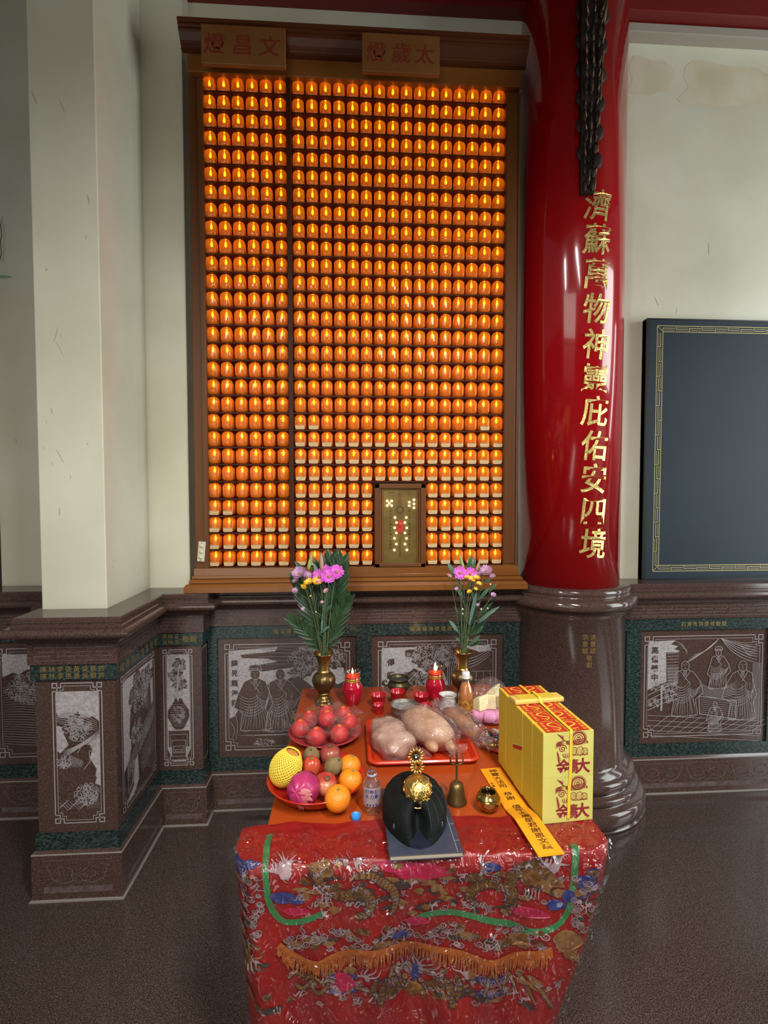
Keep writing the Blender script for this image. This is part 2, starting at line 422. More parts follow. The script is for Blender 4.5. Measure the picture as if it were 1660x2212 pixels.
# pale grout line where the plinth meets the floor; painted highlight along its top edge
g = MB(); g.sweep(path, [(.0, .001), (.026, .001), (.026, .005), (.018, .008)]); g.sweep(path, [(.0175, .1845), (.0190, .1850), (.0170, .1890), (.0150, .1890)])
obj('grout_and_painted_highlight', g, M['edge'], wn)
g = MB()
for x0, x1 in ((-1.365, -1.35), (-.725, -.678), (.016, .092), (.772, .86), (1.43, 1.509), (2.213, 2.29)):
    g.box(x0, x1, WY - .008, WY + .03, .262, .874)
obj('marble_upright', g, M['green'], wn)

# engraved lines -------------------------------------------------------
def key(mb, u0, u1, v0, v1, fn, h, w=.0035, p=.105):
    """the interlocking key pattern: two rails and staggered T bars"""
    mb.rib([(u0, v0), (u1, v0)], w, fn, h); mb.rib([(u0, v1), (u1, v1)], w, fn, h)
    n = max(1, round((u1 - u0) / p)); p = (u1 - u0) / n; a = (v1 - v0)
    for k in range(n):
        x = u0 + k * p
        mb.rib([(x + .06 * p, v0 + a * .66), (x + .50 * p, v0 + a * .66), (x + .50 * p, v1)], w, fn, h)
        mb.rib([(x + .58 * p, v0 + a * .34), (x + 1.0 * p, v0 + a * .34)], w, fn, h)
        mb.rib([(x + .02 * p, v0), (x + .02 * p, v0 + a * .34), (x + .42 * p, v0 + a * .34)], w, fn, h)
        mb.rib([(x + .58 * p, v0 + a * .66), (x + .98 * p, v0 + a * .66)], w, fn, h)
fz = MB()
fW = front(WY - .0152); fB = front(2.455 - .0152); fA = front(2.025 - .0152)
sA = plane((-.93 + .0152, 0, 0), (0, 1, 0), (0, 0, 1), (1, 0, 0)); sB = plane((-.725 + .0152, 0, 0), (0, 1, 0), (0, 0, 1), (1, 0, 0))
for fn, u0, u1 in ((fW, -1.72, -1.39), (fW, -.69, .84), (fW, 1.44, 2.5), (fB, -.91, -.73), (fA, -1.225, -.935), (sA, 2.03, 2.44), (sB, 2.46, 2.545)):
    key(fz, u0, u1, .953, 1.004, fn, .0006, p=.15 if u1 - u0 > .2 else .09)
obj('key_pattern', fz, M['etch_dim'], wn)
# carved relief of the plinth: raised scroll edges
rl = MB(); fl = MB()
def relief(fn, u0, u1, seed):
    q = random.Random(seed); L = u1 - u0
    fl.poly([(u0, .034), (u1, .034), (u1, .060), (u0, .060)], fn, .0006)
    rl.rib([(u0, .165), (u1, .165)], .003, fn, .001)
    n = max(1, int(L / .22))
    for k in range(n):
        c = u0 + (k + .5) * L / n; w = L / n * .46
        for s in (-1, 1):
            sp = []
            for j in range(26):
                a = j / 25 * 2.6 * PI; r = .030 * (1 - j / 32)
                sp.append((c + s * (w * .42 + r * math.cos(a) * 1.5), .112 + r * math.sin(a)))
            rl.rib(sp, .0045, fn, .001, taper=True)
            rl.rib([(c + s * w * .98, .145), (c + s * w * .80, .088), (c + s * w * .45, .072), (c + s * w * .12, .082), (c, .068)], .005, fn, .001)
        for j in range(7):
            x = c + q.uniform(-w, w) * .8; z = q.uniform(.085, .15)
            rl.rib([(x, z), (x + .012, z + .010), (x + .028, z + .004), (x + .034, z - .009)], .003, fn, .001, taper=True)
fW2 = front(WY - .018); fB2 = front(2.455 - .018); fA2 = front(2.025 - .018)
sA2 = plane((-.93 + .018, 0, 0), (0, 1, 0), (0, 0, 1), (1, 0, 0)); sB2 = plane((-.725 + .018, 0, 0), (0, 1, 0), (0, 0, 1), (1, 0, 0))
for i, (fn, u0, u1) in enumerate(((fW2, -1.72, -1.40), (fW2, -.68, .84), (fW2, 1.50, 2.5), (fB2, -.90, -.73), (fA2, -1.21, -.95), (sA2, 2.05, 2.42), (sB2, 2.47, 2.54))): relief(fn, u0, u1, i)
obj('carved_scroll', rl, M['etch_dim'], wn); obj('rubbed_strip', fl, M['etch_dim'], wn)
# gilt donor names on the green band
gl = MB(); fG = front(WY - .0085)
htext(gl, '龍溪區石亭', -.385, .904, .026, .032, fG, .0008); htext(gl, '龍溪縣陳義慶敬獻', .30, .904, .026, .032, fG, .0008)
htext(gl, '石港市洪景修敬獻', 1.735, .904, .028, .032, fG, .0008)
fGA = front(2.025 - .0085); fGB = front(2.455 - .0085); sGA = plane((-.93 + .0085, 0, 0), (0, 1, 0), (0, 0, 1), (1, 0, 0))
for r_ in (0, 1): htext(gl, '陳林李張黃吳蔡許', -1.195, .917 - r_ * .027, .026, .031, fGA, .0008)
for r_ in (0, 1): htext(gl, '洪林王', -.895, .917 - r_ * .027, .024, .028, fGB, .0008)
htext(gl, '敬獻', -.795, .904, .032, .034, fGB, .0008)
htext(gl, '福壽信士合家敬獻', 2.06, .904, .038, .05, sGA, .0008)
obj('gilt_inscription', gl, M['gilt'], wn)

# ------------------------------------------------------------------ engraved pictures
def knot_frame(mb, u0, u1, v0, v1, fn, h, k=.022, w=.0042):
    mb.rib([(u0 + 2 * k, v0), (u1 - 2 * k, v0)], w, fn, h); mb.rib([(u0 + 2 * k, v1), (u1 - 2 * k, v1)], w, fn, h)
    mb.rib([(u0, v0 + 2 * k), (u0, v1 - 2 * k)], w, fn, h); mb.rib([(u1, v0 + 2 * k), (u1, v1 - 2 * k)], w, fn, h)
    for x, y, sx, sy in ((u0, v0, 1, 1), (u1, v0, -1, 1), (u0, v1, 1, -1), (u1, v1, -1, -1)):
        P = lambda a, b: (x + sx * a * k, y + sy * b * k)
        mb.rib([P(0, 2), P(1.1, 2), P(1.1, 1.1), P(2, 1.1), P(2, 0)], w, fn, h)
        mb.rib([P(0, 0), P(1.1, 0), P(1.1, 1.1), P(0, 1.1)], w, fn, h, closed=True)
        mb.rib([P(.7, 2.6), P(1.7, 2.6), P(1.7, 1.7), P(2.6, 1.7), P(2.6, .7)], w * .5, fn, h)
    e = .7 * k
    mb.rib([(u0 + 2.6 * k, v0 + e), (u1 - 2.6 * k, v0 + e)], w * .5, fn, h); mb.rib([(u0 + 2.6 * k, v1 - e), (u1 - 2.6 * k, v1 - e)], w * .5, fn, h)
    mb.rib([(u0 + e, v0 + 2.6 * k), (u0 + e, v1 - 2.6 * k)], w * .5, fn, h); mb.rib([(u1 - e, v0 + 2.6 * k), (u1 - e, v1 - 2.6 * k)], w * .5, fn, h)
def bez(p0, p1, p2, n=9):
    return [((1 - t) ** 2 * p0[0] + 2 * t * (1 - t) * p1[0] + t * t * p2[0], (1 - t) ** 2 * p0[1] + 2 * t * (1 - t) * p1[1] + t * t * p2[1]) for t in [i / (n - 1) for i in range(n)]]
class Pic:
    """an engraved picture: s, t run 0..1 across and down inside the frame"""
    def __init__(s, u0, u1, v0, v1, fn, seed):
        s.u0, s.u1, s.v0, s.v1, s.f = u0, u1, v0, v1, fn
        s.fr = MB(); s.et = MB(); s.dk = MB(); s.w = .0025; s.q = random.Random(seed)
        s.A = (u1 - u0) / (v1 - v0)
    def p(s, a): return (s.u0 + a[0] * (s.u1 - s.u0), s.v1 - a[1] * (s.v1 - s.v0))
    def up(s): s.n = getattr(s, 'n', 0) + 1; return s.n
    def upm(s): s.nm = getattr(s, 'nm', 0) + 1; return s.nm
    def sky(s, pts): s.fr.poly([s.p(a) for a in pts], s.f, .0006 + .00003 * s.upm())
    def mass(s, pts): s.dk.poly([s.p(a) for a in pts], s.f, .0014 + .00003 * s.upm())
    def ln(s, pts, w=1.0, closed=False, taper=False): s.et.rib([s.p(a) for a in pts], s.w * w, s.f,    .0040 + .000004 * (s.up() % 900), closed=closed, taper=taper)
    def cv(s, a, b, c, w=1.0, n=9): s.ln(bez(a, b, c, n), w, taper=True)
    def curls(s, cx, cy, rx, ry, n, size=.02):
        for _ in range(n):
            a, r = s.q.uniform(0, 2 * PI), math.sqrt(s.q.random())
            x, y, z, k = cx + rx * r * math.cos(a), cy + ry * r * math.sin(a), s.q.uniform(0, 6.3), s.q.uniform(.6, 1.2) * size
            s.ln([(x + k * math.cos(z + i * .9) * (1 - i * .1) / s.A, y + k * math.sin(z + i * .9) * (1 - i * .1)) for i in range(6)], .75)
    def leaf_mass(s, cx, cy, rx, ry, n, size=.02):
        pts = []
        for k in range(36):
            a = 2 * PI * k / 36; q = 1 + .16 * math.sin(5 * a + cx * 9) + .09 * math.sin(11 * a)
            pts.append((cx + rx * q * math.cos(a), cy + ry * q * math.sin(a)))
        s.mass(pts); s.curls(cx, cy, rx * .95, ry * .95, n, size)
    def person(s, cx, ty, H, lean=0.0, hat=True, sit=False):
        a = 1 / s.A; X = lambda x: cx + x * H * a; Y = lambda y: ty + y * H
        L = lean
        body = [(X(-.06), Y(.17)), (X(-.17), Y(.22)), (X(-.24 + L), Y(.42)), (X(-.30 + L), Y(.62)), (X(-.20), Y(.70)), (X(-.24), Y(.98)), (X(.0), Y(1.0)), (X(.24), Y(.97)),
                (X(.20), Y(.70)), (X(.30 + L), Y(.58)), (X(.25 + L), Y(.40)), (X(.16), Y(.22)), (X(.06), Y(.17))]
        head = [(X(.072 * math.cos(k * PI / 9)), Y(.10 + .088 * math.sin(k * PI / 9))) for k in range(18)]
        s.mass(body); s.mass(head)
        s.ln(body, 1.1); s.ln(head, 1.0, closed=True)
        s.ln([(X(-.045), Y(.075)), (X(-.015), Y(.072))], .8); s.ln([(X(.015), Y(.072)), (X(.045), Y(.075))], .8)
        s.ln([(X(0), Y(.08)), (X(-.008), Y(.115)), (X(.006), Y(.117))], .7); s.ln([(X(-.022), Y(.143)), (X(.022), Y(.143))], .7)
        for k in range(5): s.cv((X(-.03 + k * .015), Y(.17)), (X(-.02 + k * .01), Y(.22)), (X(-.03 + k * .014), Y(.29)), .6)
        if hat:
            h = [(X(-.10), Y(.04)), (X(-.085), Y(-.035)), (X(0), Y(-.05)), (X(.085), Y(-.035)), (X(.10), Y(.04))]
            s.mass(h); s.ln(h, 1.1, closed=True); s.ln([(X(-.09), Y(.015)), (X(.09), Y(.015))], .9); s.ln([(X(0), Y(-.05)), (X(0), Y(-.085))], 1)
        s.cv((X(-.09), Y(.18)), (X(-.02), Y(.30)), (X(.10), Y(.42)), 1.0); s.cv((X(.09), Y(.18)), (X(.05), Y(.28)), (X(-.02), Y(.36)), 1.0)
        for k in range(7):                                         # hanging sleeves and skirt folds
            y = .42 + .045 * k
            s.cv((X(-.22 + L), Y(y)), (X(-.06), Y(y + .16)), (X(.08 + .01 * k), Y(y - .04)), .8)
        for k in range(6): s.cv((X(.27 + L - k * .012), Y(.42 + k * .02)), (X(.18), Y(.60 + k * .03)), (X(.05), Y(.48 + k * .02)), .75)
        for k in range(10):
            x = -.20 + .042 * k
            s.cv((X(x * .55), Y(.60)), (X(x + s.q.uniform(-.03, .03)), Y(.78)), (X(x * 1.12), Y(.97)), .8)
        for k in range(8):
            x = s.q.uniform(-.2, .2); y = s.q.uniform(.28, .9); s.cv((X(x), Y(y)), (X(x + .03), Y(y + .05)), (X(x + .01), Y(y + .10)), .6)
        s.cv((X(-.24), Y(.98)), (X(-.16), Y(1.03)), (X(-.08), Y(.99)), 1); s.cv((X(.08), Y(.99)), (X(.16), Y(1.03)), (X(.24), Y(.97)), 1)
    def done(s, name, frame_k=.022, label=None):
        o = obj(name, MB().box(0, 0, 0, 0, 0, 0) if False else s.slab, M['granite'], wn, label=label)
        knot_frame(s.et, s.u0, s.u1, s.v0, s.v1, s.f, .0022, frame_k)
        obj('frosted_ground', s.fr, M['frost'], o)
        if s.dk.v: obj('polished_figure', s.dk, M['granite'], o)
        obj('engraved_lines', s.et, M['etch'], o)
        return o
    def letters(s, text, x, y, size, step):
        a = s.p((x, y)); vtext(s.dk, text, a[0], a[1], size, step, s.f, .0036, off=.02)
def slab_front(x0, x1, y, z0=.268, z1=.868): return MB().box(x0, x1, y - .0015, y + .01, z0, z1)

fP = front(WY + .006 - .0015)
# 1 two robed sages under a tree (middle left)
P = Pic(-.643, -.019, .30, .838, fP, 1); P.slab = slab_front(-.678, .016, WY + .006)
P.sky([(.03, .06), (.42, .03), (.40, .07), (.12, .10), (.14, .13), (.34, .14), (.42, .17), (.25, .20), (.24, .25), (.30, .26), (.52, .23), (.60, .26), (.50, .34), (.42, .40), (.33, .38), (.22, .42), (.18, .48), (.14, .56), (.10, .62), (.07, .68), (.03, .70)])
P.sky([(.62, .34), (.72, .26), (.82, .22), (.95, .24), (.97, .36), (.90, .40), (.80, .30), (.70, .42)])
P.leaf_mass(.66, .14, .16, .12, 150, .022); P.leaf_mass(.84, .15, .13, .09, 70, .024); P.leaf_mass(.60, .27, .09, .06, 50, .018)
for k in range(5): P.cv((.20 + k * .03, .05 + k * .035), (.4, .03 + k * .04), (.60, .07 + k * .03), .8)
P.person(.24, .22, .60, -.03); P.person(.44, .23, .60, .06, hat=False); P.person(.70, .42, .46, .03, hat=False)
for k in range(12): P.cv((.10 + k * .05, .86 + .006 * (k % 3)), (.2 + k * .05, .85), (.30 + k * .05, .87), .7)
for x in (.30, .62, .8): P.curls(x, .93, .09, .03, 28, .016)
P.cv((.05, .60), (.12, .70), (.08, .90), 1); P.cv((.03, .72), (.10, .80), (.05, .88), 1)
for k in range(4): P.cv((.48, .88 + k * .02), (.68, .86 + k * .02), (.95, .89 + k * .015), .7)
P.letters('謁見龍海師', .075, .175, .034, .0505)
P.done('engraved_panel', label='engraved granite panel of two robed sages under a tree')
# 2 pine and pavilion (middle right)
P = Pic(.127, .737, .30, .838, fP, 2); P.slab = slab_front(.092, .772, WY + .006)
P.sky([(.03, .06), (.94, .05), (.96, .10), (.86, .12), (.80, .09), (.70, .10), (.62, .20), (.55, .30), (.60, .44), (.55, .60), (.40, .66), (.30, .60), (.20, .92), (.03, .96)])
P.leaf_mass(.42, .13, .18, .10, 120, .02); P.leaf_mass(.62, .12, .14, .10, 90, .02); P.leaf_mass(.30, .36, .13, .08, 70, .018); P.leaf_mass(.48, .24, .13, .07, 70, .018)
for k in range(5): P.cv((.60 + k * .02, .16), (.56 + k * .012, .34), (.62 + k * .02, .62), 1.2)
P.mass([(.16, .75), (.30, .58), (.46, .50), (.62, .58), (.66, .80), (.60, .98), (.12, .98)])
for k in range(16): P.cv((.20 + k * .02, .72 + (k % 4) * .06), (.30 + k * .018, .62 + (k % 3) * .05), (.42 + k * .012, .74 + (k % 5) * .05), .9)
P.mass([(.68, .14), (.97, .14), (.97, .97), (.68, .97)])
for k in range(7): P.ln([(.69, .30 + k * .085), (.96, .30 + k * .085)], .8)
for k in range(5): P.ln([(.71 + k * .06, .30), (.71 + k * .06, .96)], .8)
for k in range(4): P.cv((.66, .26 - k * .03), (.80, .30 - k * .03), (.95, .14 - k * .02), 1.2)
P.curls(.82, .85, .12, .10, 50, .016)
P.letters('傅師十年', .105, .20, .040, .066)
P.done('engraved_panel', label='engraved granite panel of a pine beside a pavilion, partly hidden by the offerings')
# 3 the teacher under the canopy (right)
P = Pic(1.535, 2.187, .30, .838, fP, 3); P.slab = slab_front(1.509, 2.213, WY + .006)
P.sky([(.03, .05), (.26, .04), (.22, .08), (.28, .10), (.25, .13), (.30, .15), (.22, .18), (.20, .40), (.22, .44), (.12, .48), (.03, .53)])
for k in range(3): P.cv((.24 + k * .03, .05 + k * .03), (.32 + k * .03, .06 + k * .04), (.34, .14 + k * .02), 1.0)
P.mass([(.18, .16), (.28, .16), (.29, .50), (.19, .52)])
for k in range(11): P.ln([(.18, .17 + k * .03), (.285, .165 + k * .03)], .9)
for k in range(14): P.ln([(.19 + k * .007, .30), (.20 + k * .006, .46)], .5)
P.curls(.17, .50, .13, .05, 60, .018)
for k in range(4): P.ln([(.03, .58 + k * .05), (.14, .52 + k * .05), (.28, .46 + k * .055)], 1.3)
P.ln([(.145, .48), (.145, .74)], 4.0); P.curls(.08, .66, .05, .05, 30, .016); P.curls(.22, .60, .06, .06, 40, .016)
for k in range(5): P.ln([(.03, .78 + k * .05), (.99, .87 + k * .05)], .9)
for k in range(11): P.ln([(.22 + k * .09, .78 + k * .008), (.02 + k * .09, .96)], .9)
for k in range(6): P.cv((.62, .03), (.54 - k * .02, .16 + k * .012), (.40 - k * .012, .19 + k * .016), 1.3); P.cv((.64, .03), (.74 + k * .03, .22 - k * .02), (.95, .28 - k * .03), 1.3)
for k in range(7): P.cv((.74 + k * .02, .05 + k * .018), (.84, .10 + k * .02), (.97, .06 + k * .025), .8)
for k in range(7): P.ln([(.92 + k * .011, .28), (.91 + k * .012, .86)], .8)
P.person(.62, .13, .40, .02); P.person(.34, .24, .56, .04, hat=False); P.person(.83, .25, .60, -.05, hat=False); P.person(.60, .66, .30, 0, hat=False)
for k in range(7): P.cv((.46, .46 + k * .018), (.60, .60 + k * .01), (.78, .46 + k * .02), 1.1)
P.ln([(.46, .60), (.78, .66), (.78, .84), (.47, .78)], 1.6, closed=True)
for k in range(8): P.ln([(.48, .62 + k * .02), (.76, .67 + k * .02)], .6)
P.letters('高僧義中', .085, .135, .040, .0485)
P.done('engraved_panel', label='engraved granite panel of a seated teacher under a draped canopy')
# 4 rocks and waterfall, at the far left
P = Pic(-1.735, -1.385, .30, .838, fP, 4); P.slab = slab_front(-1.80, -1.366, WY + .006)
P.sky([(.06, .05), (.9, .05), (.85, .22), (.6, .20), (.4, .26), (.2, .22), (.06, .26)]); P.sky([(.70, .40), (.9, .42), (.86, .70), (.66, .72)])
P.leaf_mass(.42, .36, .32, .14, 150, .03)
for k in range(24): P.cv((.06, .36 + k * .022), (.4, .30 + k * .026), (.85, .44 + k * .02), .9)
P.done('engraved_panel', label='engraved granite panel of rocks and foliage left of the pilaster')
# 5 hawk on a rock below a branch (pilaster front)
P = Pic(-1.171, -.985, .300, .858, front(2.025 + .006 - .0015), 5); P.slab = slab_front(-1.236, -.932, 2.025 + .006)
P.w = .0021
P.sky([(.06, .06), (.94, .06), (.94, .28), (.80, .24), (.60, .27), (.50, .20), (.40, .26), (.10, .24), (.06, .20)])
P.sky([(.06, .30), (.25, .32), (.20, .36), (.30, .44), (.12, .50), (.06, .48)]); P.sky([(.68, .44), (.94, .36), (.94, .74), (.80, .72), (.86, .62), (.72, .54), (.78, .48)])
for k in range(6): P.cv((.06, .24 + k * .006), (.4, .16 + k * .03), (.90, .28 + k * .012), 1.3)
P.leaf_mass(.50, .32, .28, .09, 110, .02)
for k in range(5): P.cv((.20, .48 + k * .012), (.5, .46), (.94, .34 + k * .01), 1.6)
P.mass([(.48, .50), (.60, .43), (.74, .44), (.80, .48), (.72, .49), (.74, .56), (.60, .62), (.30, .60), (.08, .56), (.10, .50), (.30, .47)])
P.mass([(.06, .60), (.70, .60), (.86, .68), (.78, .76), (.90, .84), (.06, .96)])
P.ln([(.48, .50), (.60, .43), (.74, .44), (.80, .48), (.72, .49), (.74, .56), (.60, .62)], 1.1)
for k in range(14): P.cv((.30 + k * .02, .50 + k * .004), (.36 + k * .02, .55), (.30 + k * .02, .60), .7)
P.curls(.22, .56, .14, .05, 50, .016); P.curls(.65, .80, .24, .08, 80, .018)
for k in range(9): P.cv((.52 + k * .04, .72), (.60 + k * .035, .78), (.66 + k * .03, .90), .8)
for k in range(4): P.ln([(.10 + .05 * j, .85 + .02 * k * .6 + .018 * math.sin(j * 1.4 + k)) for j in range(12)], .8)
P.done('engraved_panel', .016, label='tall engraved panel of a hawk on a rock')
# 6 pine over a terrace railing (pilaster side)
P = Pic(2.075, 2.415, .300, .858, plane((-.93 - .0045, 0, 0), (0, 1, 0), (0, 0, 1), (1, 0, 0)), 6)
P.slab = MB().box(-.946, -.9345, 2.027, 2.453, .268, .868)
P.sky([(.05, .05), (.95, .05), (.95, .12), (.70, .16), (.55, .10), (.40, .20), (.25, .30), (.22, .45), (.28, .55), (.20, .66), (.05, .72)])
P.sky([(.86, .22), (.95, .20), (.95, .70), (.80, .60), (.88, .45)]); P.sky([(.34, .72), (.44, .70), (.46, .90), (.30, .97), (.08, .97), (.30, .90)])
P.leaf_mass(.50, .22, .26, .16, 130, .026); P.leaf_mass(.38, .50, .16, .10, 70, .022); P.leaf_mass(.72, .16, .18, .09, 70, .02)
P.mass([(.10, .70), (.95, .40), (.95, .86), (.52, .90), (.46, .68), (.32, .70), (.12, .88)])
for k in range(7): P.ln([(.10, .68 + k * .018), (.95, .38 + k * .022)], 1.0)
for k in range(9): P.ln([(.50 + k * .05, .56 - k * .014), (.50 + k * .05, .68 - k * .014)], 1.4)
for k in range(6): P.ln([(.52, .72 + k * .03), (.95, .60 + k * .034)], .8)
for k in range(3): P.ln([(.12 + k * .05, .72 + k * .02), (.28 - k * .02, .70 + k * .03), (.28 - k * .02, .84), (.12 + k * .05, .90 - k * .02)], 1, closed=True)
P.done('engraved_panel', .018, label='engraved panel of a pine over a terrace railing on the side of the pilaster')
# 7 vase of blossom on a carved stand (narrow wing)
x0 = at(355, 1530, Y=2.46).x; x1 = at(417, 1530, Y=2.46).x
P = Pic(x0, x1, .288, .850, front(2.455 + .006 - .0015), 7); P.slab = slab_front(-.928, -.727, 2.455 + .006)
P.w = .0020
P.sky([(.12, .04), (.88, .04), (.90, .08), (.90, .86), (.70, .97), (.30, .97), (.10, .86), (.10, .08)])
P.leaf_mass(.56, .13, .22, .055, 60, .014); P.leaf_mass(.42, .22, .24, .05, 50, .014); P.leaf_mass(.58, .30, .24, .05, 50, .014); P.cv((.5, .44), (.45, .3), (.56, .12), 4)
for x, y in ((.3, .38), (.5, .36), (.7, .37)): P.cv((.5, .45), (.5, .40), (x, y), 3)
P.mass([(.38, .42), (.62, .42), (.66, .45), (.86, .52), (.88, .58), (.70, .67), (.60, .69), (.40, .69), (.30, .67), (.12, .58), (.14, .52), (.34, .45)])
for k in range(12): P.ln([(.22, .47 + k * .017), (.78, .47 + k * .017)], .6)
P.curls(.5, .56, .24, .07, 50, .014)
P.mass([(.14, .70), (.86, .70), (.86, .84), (.74, .84), (.74, .95), (.24, .95), (.24, .84), (.14, .84)])
for k in range(4): P.ln([(.2 + k * .06, .73 + k * .05), (.8 - k * .06, .73 + k * .05), (.8 - k * .06, .95 - k * .03), (.2 + k * .06, .95 - k * .03)], 1.2, closed=True)
P.done('engraved_panel', .014, label='narrow engraved panel of a flowering vase on a stand')
s7 = MB(); s8 = plane((-.725 + .0065 - .012, 0, 0), (0, 1, 0), (0, 0, 1), (1, 0, 0))
knot_frame(s7, 2.468, 2.548, .30, .85, s8, .002, .006, .003)
obj('engraved_lines', s7, M['etch'], wn)

# ------------------------------------------------------------------ the round column
CX, CY = 1.1345, 2.63
cl = struct('trim_9', label='red lacquered round column on a brown granite pedestal')
ped = [(.393, 0), (.393, .008), (.395, .014)]
for k in range(9):
    a = -PI / 2 + PI * k / 8; ped.append((.372 + .024 * math.cos(a), .052 + .045 * math.sin(a)))
ped += [(.362, .104)]
for k in range(8):
    a = -PI / 2 + PI * k / 7; ped.append((.350 + .014 * math.cos(a), .125 + .018 * math.sin(a)))
ped += [(.344, .148)]
for k in range(8):
    a = -PI / 2 + PI * k / 7; ped.append((.322 + .024 * math.cos(a), .180 + .030 * math.sin(a)))
ped += [(.318, .216), (.308, .232), (.296, .240), (.288, .25), (.288, .985), (.295, .99), (.295, 1.0), (.300, 1.012), (.312, 1.024)]
for k in range(9):
    a = -PI / 2 + PI * k / 8; ped.append((.322 + .022 * math.cos(a), 1.058 + .028 * math.sin(a)))
ped += [(.312, 1.09), (.306, 1.094), (.306, 1.10), (.310, 1.104), (.310, 1.124), (.304, 1.130), (.2, 1.132)]
obj('pedestal', MB().lathe([(r, z) for r, z in ped], 96, (CX, CY, 0)), M['granite'], cl)
obj('shaft', MB().lathe([(.2585, 1.13), (.2585, 4.62)], 96, (CX, CY, 0)), M['lacquer'], cl)
def cyl(r, a0):
    """x runs round the column from the direction a0 (to the right of straight ahead), y is height"""
    def f(x, y, h):
        a = a0 + x / r
        return Vector((CX + (r + h) * math.sin(a), CY - (r + h) * math.cos(a), y))
    return f
A0 = math.radians(4.5)
tx = MB()
for ch, py in zip('濟蘇萬物神靈庇佑安四境', (450, 523, 598, 672, 748, 820, 891, 965, 1035, 1104, 1174)):
    z = at(1278, py, Y=2.40).z
    put(tx, ch, 0, z, .150, cyl(.2585, A0), .0015, off=.012, ext=.004, sx=.93, shear=.06, rot=-.05)
obj('gilt_couplet', tx, M['goldleaf'], cl, label='raised gilt characters running down the red shaft')
tx = MB(); c2 = cyl(.288, math.radians(-2.5))
vtext(tx, '洪景斌', -.015, at(1275, 1372, Y=2.38).z, .030, .033, c2, .0008); vtext(tx, '洪景斌', .023, at(1288, 1372, Y=2.38).z, .030, .033, c2, .0008); vtext(tx, '敬獻', .006, at(1280, 1416, Y=2.38).z, .030, .033, c2, .0008)
obj('gilt_inscription', tx, M['gilt'], cl)

# carved bracket at the head of the column
AB = A0 - .26; er = Vector((math.sin(AB), -math.cos(AB), 0)); et = Vector((math.cos(AB), math.sin(AB), 0))
br = thing('carved_bracket', 'dark carved wooden bracket on the red column above the gilt characters', 'bracket', (CX, CY, 0))
fb = lambda r, z, h: er * r + et * (h * (.58 + .42 * min(1, (z - 2.985) / .75)) + .012 * max(0, 3.5 - z)) + Vector((0, 0, z))
prof = [(.25, 2.985), (.292, 2.985), (.300, 3.04), (.312, 3.12), (.318, 3.18), (.335, 3.25), (.330, 3.33), (.350, 3.40), (.362, 3.50), (.352, 3.58), (.372, 3.66), (.385, 3.78), (.380, 3.88), (.405, 3.98), (.43, 4.12), (.44, 4.40), (.46, 4.61), (.25, 4.61)]
BB_ = MB().prism(prof, fb, -.052, .052)
gb = MB(); lv = MB()
for (r0, z0), (r1, z1) in zip(prof[1:-2], prof[2:-1]):
    for s in (1,): gb.tube([fb(r0 + .004, z0, s * .046), fb((r0 + r1) / 2 + .012, (z0 + z1) / 2, s * .050), fb(r1 + .004, z1, s * .046)], .005, 6)
z = 3.02
while z < 4.5:
    i = max(k for k in range(1, len(prof) - 2) if prof[k][1] <= z); a, b_ = prof[i], prof[i + 1]
    r = a[0] + (b_[0] - a[0]) * (z - a[1]) / max(1e-6, b_[1] - a[1])
    for s in (-1, 0, 1):
        lv.ball(fb(r + .006, z + rnd.uniform(-.02, .02), s * .032 + rnd.uniform(-.006, .006)), (.010, .010, .026), 10, 6)
        if rnd.random() < .7: gb.tube([fb(r + .018, z, s * .03), fb(r + .026, z + .02, s * .036), fb(r + .016, z + .045, s * .03)], [.004, .003, .001], 6)
    z += .052
for k in range(10):
    z = 3.1 + k * .12
    lv.ball(fb(.33 + .006 * k, z, .052), (.022, .008, .036), 10, 6); lv.ball(fb(.31 + .006 * k, z + .05, -.052), (.022, .008, .036), 10, 6)
BB_.join(lv); obj('bracket_body', BB_, M['carved'], br); obj('gilded_edge', gb, M['carvedgilt'], br, label='worn gilded edging')

# ------------------------------------------------------------------ the navy board standing on the ledge
bd = thing('notice_board', 'large blank navy board with gold key border leaning on the right wall', 'board', (1.57, 2.63, 1.128))
fbz = Matrix.Rotation(math.radians(-.5), 4, 'X')
bw, bh = 1.15, 1.382
obj('panel', MB().box(0, bw, 0, .008, .002, bh), M['board'], bd)
b = MB(); b.box(-.016, 0, -.004, .042, 0, bh + .006); b.box(0, bw, -.003, .042, bh - .001, bh + .006); b.box(-.016, bw, .009, .042, 0, bh)
b.box(0, bw, -.003, .01, 0, .004)
obj('board_edge', b, M['boardedge'], bd)
fbd = lambda x, y, h: Vector((x, -h, y))
kb = MB()
x0, x1, z0, z1 = .040, bw - .04, .046, bh - .032
d = .031
for q in ((x0, z0, x1, z1), (x0 + d, z0 + d, x1 - d, z1 - d)):
    kb.rib([(q[0], q[1]), (q[2], q[1]), (q[2], q[3]), (q[0], q[3])], .0034, fbd, .0008, closed=True)
def keyrow(n, P, L):
    p = L / n
    for k in range(n):
        s = k * p
        kb.rib([P(s, .0), P(s, .62), P(s + p * .92, .62)] if k % 2 else [P(s, 1), P(s, .38), P(s + p * .92, .38)], .0030, fbd, .0008)
        kb.rib([P(s + p * .08, .3), P(s + p * .92, .3)] if k % 2 else [P(s + p * .08, .7), P(s + p * .92, .7)], .0020, fbd, .0008)
keyrow(16, lambda s, t: (x0 + t * d, z0 + d + s), z1 - z0 - 2 * d); keyrow(16, lambda s, t: (x1 - t * d, z0 + d + s), z1 - z0 - 2 * d)
keyrow(14, lambda s, t: (x0 + d + s, z0 + t * d), x1 - x0 - 2 * d); keyrow(14, lambda s, t: (x0 + d + s, z1 - t * d), x1 - x0 - 2 * d)
